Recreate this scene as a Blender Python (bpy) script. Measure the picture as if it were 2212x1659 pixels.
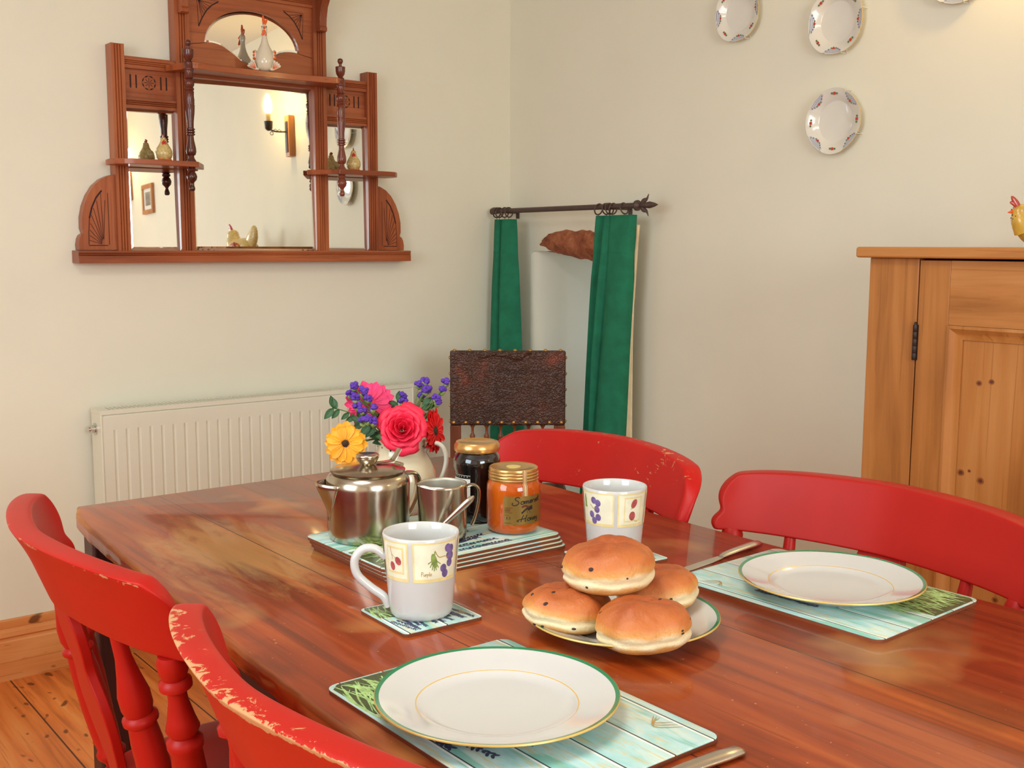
import bpy, bmesh, math, random
from mathutils import Vector, Matrix, noise
random.seed(7)
for o in list(bpy.data.objects): bpy.data.objects.remove(o, do_unlink=True)
sc = bpy.context.scene
col = sc.collection
PI = math.pi
def rad(d): return d * PI / 180
# ---------------------------------------------------------------- camera
YAW, PITCH, ROLL = rad(38.302), rad(7.156), rad(.227)
fw = Vector((math.sin(YAW)*math.cos(PITCH), math.cos(YAW)*math.cos(PITCH), -math.sin(PITCH)))
r0 = Vector((math.cos(YAW), -math.sin(YAW), 0)); u0 = r0.cross(fw)
rt = r0*math.cos(ROLL) + u0*math.sin(ROLL); up = -r0*math.sin(ROLL) + u0*math.cos(ROLL)
cd = bpy.data.cameras.new('camera'); cam = bpy.data.objects.new('camera', cd); col.objects.link(cam)
cd.sensor_width = 36; cd.lens = 2381.7/2212*36; cd.clip_start = .02
CAM = Vector((0, 0, 1.19))
m = Matrix((rt, up, -fw)).transposed().to_4x4(); m.translation = CAM
cam.matrix_world = m
sc.camera = cam
# ---------------------------------------------------------------- light
sc.view_settings.view_transform = 'Standard'
sc.view_settings.look = 'None'
sc.view_settings.gamma = 1
sc.view_settings.use_curve_mapping = False
sc.view_settings.exposure = -0.04
def lin(c):
    c = c/255
    return c/12.92 if c <= .04045 else ((c+.055)/1.055)**2.4
def rgb(r, g, b): return (lin(r), lin(g), lin(b), 1)
world = bpy.data.worlds.new('sky'); sc.world = world; world.use_nodes = True
world.node_tree.nodes['Background'].inputs[0].default_value = rgb(215, 228, 250)
world.node_tree.nodes['Background'].inputs[1].default_value = 1.2
def area(name, loc, size, size_y, power, color, direction):
    d = bpy.data.lights.new(name, 'AREA'); d.shape = 'RECTANGLE'; d.size = size; d.size_y = size_y
    d.energy = power; d.color = color
    o = bpy.data.objects.new(name, d); col.objects.link(o); o.location = loc
    o.rotation_euler = Vector(direction).to_track_quat('-Z', 'Y').to_euler()
    return o
area('left_window_fill', (-1.56, .9, 1.55), 1.3, 1.1, 38, (.78, .92, 1.0), (1, 0, -.15))  # added fill light at the unseen left window
area('front_window_fill', (.3, -2.52, 1.6), 1.5, 1.1, 66, (.85, .96, 1.0), (0, 1, -.1))  # added fill for the room, from an unseen window behind the camera
area('daylight_niche_window', (2.93, 2.74, .80), .3, .6, .55, (.7, .84, 1.0), (-1, 0, 0))
area('ceiling_fill_light', (.1, .9, 2.33), .7, .7, 17, (.92, 1.0, .95), (0, 0, -1))  # added overhead fill; no lamp hangs from the ceiling

# ---------------------------------------------------------------- room numbers
WY, WX = 3.148, 2.473          # back wall plane, right wall plane
LX, FY, CZ = -1.6, -2.6, 2.36
FD = Vector((-math.sin(YAW), -math.cos(YAW), 0)); RD = Vector((math.cos(YAW), -math.sin(YAW), 0))
TZ = .76

# ---------------------------------------------------------------- materials
def newmat(name):
    m = bpy.data.materials.new(name); m.use_nodes = True
    return m, m.node_tree, m.node_tree.nodes['Principled BSDF']
def N(t, kind, **kw):
    n = t.nodes.new(kind)
    for k, v in kw.items(): setattr(n, k, v)
    return n
def coords(t, scale=(1, 1, 1), rot=(0, 0, 0)):
    tc = N(t, 'ShaderNodeTexCoord'); mp = N(t, 'ShaderNodeMapping')
    mp.inputs['Scale'].default_value = scale; mp.inputs['Rotation'].default_value = rot
    t.links.new(tc.outputs['Object'], mp.inputs['Vector'])
    return mp.outputs['Vector']
def noisetex(t, vec, scale, detail=4, rough=.55, dist=0):
    n = N(t, 'ShaderNodeTexNoise'); n.inputs['Scale'].default_value = scale
    n.inputs['Detail'].default_value = detail; n.inputs['Roughness'].default_value = rough
    n.inputs['Distortion'].default_value = dist
    t.links.new(vec, n.inputs['Vector']); return n.outputs['Fac']
def ramp(t, fac, stops):
    r = N(t, 'ShaderNodeValToRGB'); e = r.color_ramp.elements
    while len(e) < len(stops): e.new(.5)
    for i, (p, c) in enumerate(stops): e[i].position = p; e[i].color = c
    t.links.new(fac, r.inputs['Fac']); return r.outputs['Color']
def mixc(t, fac, a, b, mode='MIX'):
    m = N(t, 'ShaderNodeMix', data_type='RGBA', blend_type=mode)
    for s, v in ((m.inputs[0], fac), (m.inputs[6], a), (m.inputs[7], b)):
        if isinstance(v, (int, float)): s.default_value = v
        elif isinstance(v, tuple): s.default_value = v
        else: t.links.new(v, s)
    return m.outputs[2]
def math_(t, op, a, b=None, c=None):
    m = N(t, 'ShaderNodeMath', operation=op)
    for i, v in enumerate((a, b, c)):
        if v is None: continue
        if isinstance(v, (int, float)): m.inputs[i].default_value = v
        else: t.links.new(v, m.inputs[i])
    return m.outputs[0]
def bump(t, b, h, strength=.2, dist=.002):
    n = N(t, 'ShaderNodeBump'); n.inputs['Strength'].default_value = strength; n.inputs['Distance'].default_value = dist
    t.links.new(h, n.inputs['Height']); t.links.new(n.outputs['Normal'], b.inputs['Normal'])
def plain(name, c, rough=.5, metal=0, var=.06, coat=0, trans=0, emit=None, nscale=30, bmp=0, ior=1.45, sss=0):
    m, t, b = newmat(name)
    f = noisetex(t, coords(t), nscale)
    lo = tuple(x*(1-var) for x in c[:3])+(1,); hi = tuple(min(1, x*(1+var)) for x in c[:3])+(1,)
    t.links.new(ramp(t, f, [(.35, lo), (.65, hi)]), b.inputs['Base Color'])
    b.inputs['Roughness'].default_value = rough; b.inputs['Metallic'].default_value = metal
    b.inputs['Coat Weight'].default_value = coat; b.inputs['Coat Roughness'].default_value = .08
    b.inputs['Transmission Weight'].default_value = trans; b.inputs['IOR'].default_value = ior
    if sss:
        b.inputs['Subsurface Weight'].default_value = sss; b.inputs['Subsurface Scale'].default_value = .01
    if emit: b.inputs['Emission Color'].default_value = c; b.inputs['Emission Strength'].default_value = emit
    if bmp: bump(t, b, noisetex(t, coords(t), nscale*3, 6), bmp)
    return m
def wood(name, dark, mid, light, axis=2, rough=.4, coat=0, grain=55, knots=0, streak=.35, seams=None, cloud=None):
    m, t, b = newmat(name)
    s = [1, 1, 1]; s[axis] = .06
    v = coords(t, tuple(s))
    g = noisetex(t, v, grain, 5, .6, .6)
    big = noisetex(t, coords(t, tuple(1 if i != axis else .25 for i in range(3))), 6, 3)
    f = math_(t, 'ADD', math_(t, 'MULTIPLY', g, streak), math_(t, 'MULTIPLY', big, 1-streak))
    c = ramp(t, f, [(.32, dark), (.5, mid), (.68, light)])
    # fine dark pores along the grain
    s2 = [1, 1, 1]; s2[axis] = .02
    p = noisetex(t, coords(t, tuple(s2)), grain*3, 2, .5)
    c = mixc(t, math_(t, 'MULTIPLY', math_(t, 'GREATER_THAN', p, .64), .35), c, dark)
    if knots:
        s3 = [1, 1, 1]; s3[axis] = .55
        kn = noisetex(t, coords(t, tuple(s3)), knots*2.4, 1, .4)
        k = ramp(t, kn, [(.665, (0, 0, 0, 1)), (.72, (1, 1, 1, 1))])
        c = mixc(t, math_(t, 'MULTIPLY', k, .8), c, tuple(x*.22 for x in dark[:3])+(1,))
    if cloud:
        cl = noisetex(t, coords(t), cloud[1], 3)
        c = mixc(t, ramp(t, cl, [(cloud[2], (0, 0, 0, 1)), (cloud[2]+.12, (1, 1, 1, 1))]), c, cloud[0])
        # worn pale patch of bare wood, partly a painted-in lamp reflection, and small scuffs
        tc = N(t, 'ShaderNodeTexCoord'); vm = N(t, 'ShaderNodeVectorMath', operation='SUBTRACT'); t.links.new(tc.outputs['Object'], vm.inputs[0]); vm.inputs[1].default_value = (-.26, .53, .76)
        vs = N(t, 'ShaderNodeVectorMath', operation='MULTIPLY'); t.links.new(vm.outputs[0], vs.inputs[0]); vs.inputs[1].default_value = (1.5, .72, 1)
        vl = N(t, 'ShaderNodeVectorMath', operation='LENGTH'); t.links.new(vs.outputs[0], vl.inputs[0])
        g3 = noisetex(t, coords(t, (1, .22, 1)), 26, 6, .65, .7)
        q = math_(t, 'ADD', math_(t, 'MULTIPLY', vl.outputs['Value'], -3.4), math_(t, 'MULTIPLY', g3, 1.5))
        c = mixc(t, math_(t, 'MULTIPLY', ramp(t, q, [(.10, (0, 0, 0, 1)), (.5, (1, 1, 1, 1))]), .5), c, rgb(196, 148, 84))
        sc_ = noisetex(t, coords(t, (1, .8, 1)), 210, 2, .6)
        c = mixc(t, math_(t, 'MULTIPLY', ramp(t, sc_, [(.735, (0, 0, 0, 1)), (.76, (1, 1, 1, 1))]), .6), c, rgb(216, 160, 110))
        dk = noisetex(t, coords(t, (1, .5, 1)), 9, 5, .6)
        c = mixc(t, math_(t, 'MULTIPLY', ramp(t, dk, [(.60, (0, 0, 0, 1)), (.72, (1, 1, 1, 1))]), .45), c, rgb(84, 34, 16))
    if seams:      # (axis index, pitch)
        tc = N(t, 'ShaderNodeTexCoord'); sp = N(t, 'ShaderNodeSeparateXYZ'); t.links.new(tc.outputs['Object'], sp.inputs[0])
        x = math_(t, 'DIVIDE', math_(t, 'SUBTRACT', sp.outputs[seams[0]], seams[2]), seams[1])
        fr = math_(t, 'FRACT', x); cell = math_(t, 'FLOOR', x)
        wn = N(t, 'ShaderNodeTexWhiteNoise', noise_dimensions='1D'); t.links.new(cell, wn.inputs['W'])
        c = mixc(t, math_(t, 'MULTIPLY', wn.outputs['Value'], .28), c, dark)
        edge = math_(t, 'LESS_THAN', math_(t, 'MINIMUM', fr, math_(t, 'SUBTRACT', 1, fr)), seams[3])
        c = mixc(t, math_(t, 'MULTIPLY', edge, .9), c, rgb(35, 18, 10))
    t.links.new(c, b.inputs['Base Color'])
    rr = math_(t, 'ADD', math_(t, 'MULTIPLY', g, .2), rough-.1)
    t.links.new(rr, b.inputs['Roughness'])
    b.inputs['Coat Weight'].default_value = coat; b.inputs['Coat Roughness'].default_value = .07 if seams else .12
    b.inputs['Specular IOR Level'].default_value = .22 if seams else .4
    bump(t, b, g, .12, .001)
    return m
def worn_paint(name, c, base, amount):
    m, t, b = newmat(name)
    at = N(t, 'ShaderNodeAttribute', attribute_name='wear')
    v = coords(t)
    n1 = noisetex(t, v, 52, 7, .7, .8); n2 = noisetex(t, v, 9, 3)
    w = math_(t, 'ADD', math_(t, 'MULTIPLY', at.outputs['Fac'], .34), math_(t, 'ADD', math_(t, 'MULTIPLY', n1, .75), math_(t, 'MULTIPLY', n2, .35)))
    mask = ramp(t, w, [(amount, (0, 0, 0, 1)), (amount+.015, (1, 1, 1, 1))])
    soft = noisetex(t, coords(t, (1, 1, .35)), 14, 4)
    cc = mixc(t, math_(t, 'MULTIPLY', soft, .45), c, tuple(x*.55 for x in c[:3])+(1,))
    t.links.new(mixc(t, mask, cc, base), b.inputs['Base Color'])
    b.inputs['Roughness'].default_value = .42; b.inputs['Specular IOR Level'].default_value = .28
    bump(t, b, soft, .08, .001)
    return m
M = {}
M['wall'] = plain('cream_emulsion', rgb(232, 227, 207), .75, var=.015, nscale=3, bmp=.12)
M['ceiling'] = plain('white_ceiling', rgb(226, 226, 222), .8, var=.01, nscale=3)
M['reveal'] = M['wall']
def floor_mat():
    return wood('pine_floor', rgb(160, 76, 28), rgb(228, 128, 60), rgb(240, 160, 88), axis=1, rough=.38, coat=.1, grain=40, knots=13, streak=.5, seams=(0, .17, .04, .012))
M['floor'] = floor_mat()
M['skirting'] = wood('pine_skirting', rgb(164, 88, 40), rgb(212, 132, 72), rgb(228, 162, 100), axis=0, rough=.4, knots=12, grain=40)
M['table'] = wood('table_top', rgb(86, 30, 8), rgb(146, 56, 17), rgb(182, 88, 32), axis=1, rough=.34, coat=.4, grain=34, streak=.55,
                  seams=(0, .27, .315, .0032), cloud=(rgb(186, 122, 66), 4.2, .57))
M['table_dark'] = wood('table_underframe', rgb(36, 16, 12), rgb(60, 28, 22), rgb(84, 42, 34), axis=2, rough=.45)
M['table_edge'] = wood('table_worn_edge', rgb(92, 40, 16), rgb(140, 70, 30), rgb(186, 120, 62), axis=1, rough=.5, grain=60)
M['mahogany'] = wood('carved_mahogany', rgb(108, 48, 22), rgb(156, 78, 40), rgb(180, 102, 58), axis=2, rough=.38, coat=.15, grain=50)
M['mahogany_h'] = wood('carved_mahogany_rail', rgb(108, 48, 22), rgb(156, 78, 40), rgb(180, 102, 58), axis=0, rough=.38, coat=.15, grain=50)
M['incised'] = plain('dark_incised_line', rgb(52, 18, 12), .7)
M['turned'] = wood('dark_turned_wood', rgb(52, 20, 14), rgb(98, 40, 26), rgb(128, 62, 42), axis=2, rough=.28, coat=.3)
M['pine'] = wood('waxed_pine', rgb(140, 82, 34), rgb(184, 118, 58), rgb(204, 142, 80), axis=2, rough=.38, coat=.1, grain=30, streak=.4)
M['knot_rim'] = plain('knot_edge', rgb(150, 86, 42), .45, var=.2, nscale=200)
M['knot'] = plain('knot_heart', rgb(96, 50, 26), .5, var=.3, nscale=300)
M['pine_h'] = wood('waxed_pine_rail', rgb(146, 86, 36), rgb(188, 122, 62), rgb(210, 148, 86), axis=1, rough=.38, coat=.1, grain=30, streak=.5)
M['red'] = worn_paint('red_paint', rgb(186, 26, 17), rgb(196, 142, 98), .895)
M['red_worn'] = worn_paint('worn_red_paint', rgb(190, 28, 18), rgb(200, 146, 100), .865)
M['red_fleck'] = worn_paint('flecked_red_paint', rgb(200, 24, 18), rgb(206, 150, 104), .67)
M['seat_dark'] = wood('dark_seat_wood', rgb(60, 22, 18), rgb(96, 34, 28), rgb(120, 44, 36), axis=1, rough=.4)
M['leather_wood'] = wood('oak_chair_frame', rgb(70, 30, 14), rgb(120, 62, 30), rgb(150, 84, 44), axis=2, rough=.4)
M['rad'] = plain('radiator_enamel', rgb(228, 225, 206), .35, var=.01, nscale=4)
M['dark_gap'] = plain('dark_gap', rgb(70, 64, 50), .8)
M['chrome'] = plain('chrome', rgb(205, 205, 205), .12, 1)
M['steel'] = plain('brushed_stainless_steel', rgb(184, 174, 156), .2, 1, var=.05, nscale=60)
M['steel_inner'] = plain('satin_steel_inside', rgb(190, 184, 168), .5, .75)
M['steel_dull'] = plain('cutlery_steel', rgb(205, 200, 190), .26, 1)
M['black_iron'] = plain('dark_iron', rgb(62, 50, 46), .45, .6)
M['bronze'] = plain('dark_bronze_rod', rgb(84, 66, 60), .45, .3)
M['green'] = plain('green_curtain_cloth', rgb(26, 114, 82), .85, var=.12, nscale=25, bmp=.15)
M['cream_cloth'] = plain('cream_lining', rgb(230, 208, 166), .8)
M['white_china'] = plain('white_china', rgb(206, 203, 198), .12, coat=.5, var=.005)
M['china_green'] = plain('green_rim_glaze', rgb(28, 122, 78), .15, coat=.5)
M['gold'] = plain('gilt_rim', rgb(226, 188, 108), .3, .25)
M['cream_china'] = plain('cream_glaze', rgb(222, 206, 172), .14, coat=.5, var=.05, nscale=14)
M['flower_china'] = plain('ivory_china', rgb(226, 222, 210), .14, coat=.5, var=.01)
M['lattice'] = None
M['rust_flower'] = plain('red_transfer_flower', rgb(196, 66, 40), .3)
M['leaf_transfer'] = plain('green_transfer_leaf', rgb(88, 120, 78), .3)
M['cork'] = plain('mat_edge_board', rgb(128, 66, 36), .7)
M['label_gold'] = plain('gold_label', rgb(150, 122, 62), .3, .55)
M['ink'] = plain('dark_brown_ink', rgb(40, 24, 16), .6)
M['lid_gold'] = plain('gold_lacquered_lid', rgb(206, 160, 96), .25, .75)
M['seal_paper'] = plain('tan_seal_paper', rgb(208, 164, 112), .5)
M['bun_sticker'] = plain('pale_gold_disc', rgb(214, 190, 110), .4)
M['orange_glaze'] = plain('orange_glaze', rgb(232, 96, 38), .2, coat=.4)
M['red_glaze'] = plain('red_glaze', rgb(196, 22, 26), .2, coat=.4)
M['hen_glaze'] = plain('speckled_hen_glaze', rgb(206, 180, 118), .3, coat=.3, var=.22, nscale=160)
M['hen_yellow'] = plain('yellow_ochre_glaze', rgb(214, 170, 70), .25, coat=.4, var=.2, nscale=20)
M['white_glaze'] = plain('white_hen_glaze', rgb(226, 214, 188), .15, coat=.5, var=.04)
M['comb'] = plain('terracotta_comb_glaze', rgb(176, 62, 48), .25, coat=.4)
M['black'] = plain('black_dot', rgb(22, 18, 16), .4)
M['stem'] = plain('green_stem', rgb(84, 112, 52), .6)
M['leaf'] = plain('dark_green_leaf', rgb(48, 84, 46), .5, var=.2)
M['calyx'] = plain('pale_green_calyx', rgb(128, 142, 76), .6, var=.2, nscale=200)
M['purple'] = plain('violet_statice', rgb(92, 52, 160), .7, var=.3, nscale=300, bmp=.4)
M['petal_y'] = plain('yellow_petal', rgb(246, 160, 18), .5, var=.12, nscale=40, sss=.1)
M['petal_p'] = plain('pink_petal', rgb(238, 48, 108), .5, var=.15, nscale=40, sss=.1)
M['petal_r'] = plain('red_petal', rgb(214, 12, 22), .5, var=.15, nscale=40)
M['rose'] = plain('coral_pink_rose_petal', rgb(240, 38, 72), .5, var=.1, nscale=30, sss=.1)
M['eye_dark'] = plain('dark_flower_eye', rgb(52, 34, 14), .8, var=.4, nscale=300)
M['eye_orange'] = plain('orange_florets', rgb(226, 130, 24), .7, var=.3, nscale=300, bmp=.4)
M['eye_pink'] = plain('pink_florets', rgb(206, 50, 76), .7, var=.3, nscale=300, bmp=.4)
M['paper'] = plain('white_paper', rgb(226, 224, 212), .6)
M['flesh_yellow'] = plain('watercolour_yellow', rgb(234, 212, 150), .3, var=.08, nscale=60)
M['flesh_pale'] = plain('watercolour_cream', rgb(236, 230, 202), .3, var=.06, nscale=60)
M['berry'] = plain('berry_red_print', rgb(176, 82, 80), .3, var=.25, nscale=150)
M['grape'] = plain('grape_purple_print', rgb(118, 96, 150), .3, var=.25, nscale=150)
M['print_leaf'] = plain('leaf_green_print', rgb(132, 150, 76), .3, var=.25, nscale=120)
M['print_line'] = plain('ochre_print', rgb(176, 136, 70), .3)
M['grass_print'] = plain('lavender_stem_print', rgb(168, 204, 128), .35, var=.3, nscale=120)
M['grass_dark'] = plain('lavender_shade_print', rgb(66, 78, 42), .35, var=.3, nscale=80)
M['lav_print'] = plain('lavender_flower_print', rgb(66, 64, 96), .35, var=.3, nscale=150)
M['bulb'] = plain('lit_bulb', rgb(255, 212, 138), .4, emit=220)
M['candle'] = plain('candle_tube', rgb(220, 190, 130), .5)
M['art'] = plain('grey_print_picture', rgb(130, 124, 112), .7, var=.4, nscale=25)

def lattice_mat():
    m, t, b = newmat('blue_lattice_transfer')
    sp = N(t, 'ShaderNodeSeparateXYZ'); tc = N(t, 'ShaderNodeTexCoord'); t.links.new(tc.outputs['Object'], sp.inputs[0])
    a = math_(t, 'FRACT', math_(t, 'MULTIPLY', math_(t, 'ADD', sp.outputs[0], sp.outputs[1]), 330))
    c = math_(t, 'FRACT', math_(t, 'MULTIPLY', math_(t, 'SUBTRACT', sp.outputs[0], sp.outputs[1]), 330))
    k = math_(t, 'MAXIMUM', math_(t, 'LESS_THAN', a, .3), math_(t, 'LESS_THAN', c, .3))
    t.links.new(mixc(t, k, rgb(214, 214, 210), rgb(146, 152, 172)), b.inputs['Base Color'])
    b.inputs['Roughness'].default_value = .2
    return m
M['lattice'] = lattice_mat()
def mirror_mat():
    m, t, b = newmat('old_mirror_glass')
    b.inputs['Metallic'].default_value = 1
    b.inputs['Roughness'].default_value = .015
    n = noisetex(t, coords(t), 120, 4, .7)
    tc = N(t, 'ShaderNodeTexCoord'); sp = N(t, 'ShaderNodeSeparateXYZ'); t.links.new(tc.outputs['Object'], sp.inputs[0])
    low = math_(t, 'MAXIMUM', math_(t, 'SUBTRACT', .5, math_(t, 'MULTIPLY', sp.outputs[2], 18)), 0)   # foxing near the foot of the glass
    side = math_(t, 'MULTIPLY', math_(t, 'ABSOLUTE', sp.outputs[0]), 1.0)
    msk = math_(t, 'GREATER_THAN', math_(t, 'ADD', n, math_(t, 'MULTIPLY', math_(t, 'MULTIPLY', low, side), 3.2)), .80)
    t.links.new(mixc(t, msk, rgb(240, 242, 238), rgb(120, 104, 74)), b.inputs['Base Color'])
    return m
M['mirror'] = mirror_mat()
def leather_mat():
    m, t, b = newmat('embossed_dark_leather')
    v = coords(t)
    big = noisetex(t, v, 7, 4)
    n = noisetex(t, v, 34, 5, .6, 2.6)
    wv = N(t, 'ShaderNodeTexWave', wave_type='RINGS', bands_direction='Z'); wv.inputs['Scale'].default_value = 9
    wv.inputs['Distortion'].default_value = 22; wv.inputs['Detail'].default_value = 2; wv.inputs['Detail Scale'].default_value = 5
    t.links.new(v, wv.inputs['Vector'])
    c = ramp(t, big, [(.40, rgb(58, 34, 22)), (.60, rgb(78, 44, 30)), (.72, rgb(130, 56, 30))])
    t.links.new(c, b.inputs['Base Color'])
    b.inputs['Roughness'].default_value = .32
    h = math_(t, 'ADD', math_(t, 'MULTIPLY', n, .6), math_(t, 'MULTIPLY', wv.outputs['Fac'], .5))
    bump(t, b, h, .8, .004)
    return m
M['leather'] = leather_mat()
def stone_mat():
    m, t, b = newmat('red_sandstone')
    n = noisetex(t, coords(t), 26, 8, .7, .4)
    t.links.new(ramp(t, n, [(.3, rgb(120, 62, 40)), (.5, rgb(172, 98, 64)), (.72, rgb(206, 140, 96))]), b.inputs['Base Color'])
    b.inputs['Roughness'].default_value = .9; bump(t, b, n, .9, .012)
    return m
M['stone'] = stone_mat()
def glassy(name, c, rough=.03, ior=1.45, trans=1):
    m, t, b = newmat(name)
    b.inputs['Base Color'].default_value = c; b.inputs['Roughness'].default_value = rough
    b.inputs['Transmission Weight'].default_value = trans; b.inputs['IOR'].default_value = ior
    return m
M['glass'] = glassy('clear_glass', (.95, .97, .96, 1))
def honey_mat():
    m, t, b = newmat('honey')
    n = noisetex(t, coords(t), 20, 2)
    t.links.new(ramp(t, n, [(.3, rgb(214, 92, 18)), (.7, rgb(232, 116, 28))]), b.inputs['Base Color'])
    b.inputs['Roughness'].default_value = .08; b.inputs['Transmission Weight'].default_value = .35; b.inputs['IOR'].default_value = 1.2
    b.inputs['Subsurface Weight'].default_value = .5; b.inputs['Subsurface Scale'].default_value = .03
    b.inputs['Coat Weight'].default_value = 1; b.inputs['Coat Roughness'].default_value = .03
    return m
M['honey'] = honey_mat()
M['jam'] = plain('dark_damson_jam', rgb(16, 12, 14), .05, coat=1)
def bun_mat():
    m, t, b = newmat('baked_bun_crust')
    at = N(t, 'ShaderNodeAttribute', attribute_name='wear')
    v = coords(t)
    n = noisetex(t, v, 26, 5, .6, .3); n2 = noisetex(t, v, 90, 5, .7)
    f = math_(t, 'ADD', at.outputs['Fac'], math_(t, 'MULTIPLY', math_(t, 'SUBTRACT', n, .5), .28))
    c = ramp(t, f, [(.04, rgb(206, 146, 78)), (.20, rgb(216, 160, 90)), (.29, rgb(236, 216, 172)), (.43, rgb(236, 216, 172)), (.53, rgb(220, 156, 82)), (.68, rgb(200, 114, 54)), (1.0, rgb(164, 76, 34))])
    t.links.new(c, b.inputs['Base Color'])
    b.inputs['Roughness'].default_value = .5
    b.inputs['Subsurface Weight'].default_value = .12; b.inputs['Subsurface Scale'].default_value = .01
    bump(t, b, math_(t, 'ADD', n2, math_(t, 'MULTIPLY', n, 3)), .45, .003)
    return m
M['bun'] = bun_mat()
M['raisin'] = plain('raisin', rgb(62, 36, 30), .5, var=.3, nscale=200)
def mat_print(seed):
    m, t, b = newmat('printed_teal_planks')
    tc = N(t, 'ShaderNodeTexCoord'); sp = N(t, 'ShaderNodeSeparateXYZ'); t.links.new(tc.outputs['Object'], sp.inputs[0])
    x = math_(t, 'DIVIDE', math_(t, 'ADD', sp.outputs[1], .1+seed), .049)
    fr = math_(t, 'FRACT', x)
    v = coords(t, (.12, 1, 1))
    g = noisetex(t, v, 160, 5, .65, .8); g2 = noisetex(t, coords(t, (.4, 1, 1)), 34, 4, .6, 1.2)
    c = ramp(t, g2, [(.3, rgb(150, 204, 198)), (.5, rgb(184, 218, 216)), (.66, rgb(206, 224, 212))])
    c = mixc(t, math_(t, 'MULTIPLY', ramp(t, g, [(.53, (0, 0, 0, 1)), (.60, (1, 1, 1, 1))]), .75), c, rgb(212, 196, 140))
    c = mixc(t, math_(t, 'MULTIPLY', ramp(t, noisetex(t, v, 70, 3), [(.54, (0, 0, 0, 1)), (.62, (1, 1, 1, 1))]), .75), c, rgb(112, 186, 168))
    c = mixc(t, math_(t, 'LESS_THAN', fr, .05), c, rgb(236, 240, 232))
    c = mixc(t, math_(t, 'GREATER_THAN', fr, .965), c, rgb(58, 66, 66))
    t.links.new(c, b.inputs['Base Color']); b.inputs['Roughness'].default_value = .3
    b.inputs['Coat Weight'].default_value = .2
    return m
M['mat'] = mat_print(0)

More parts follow.
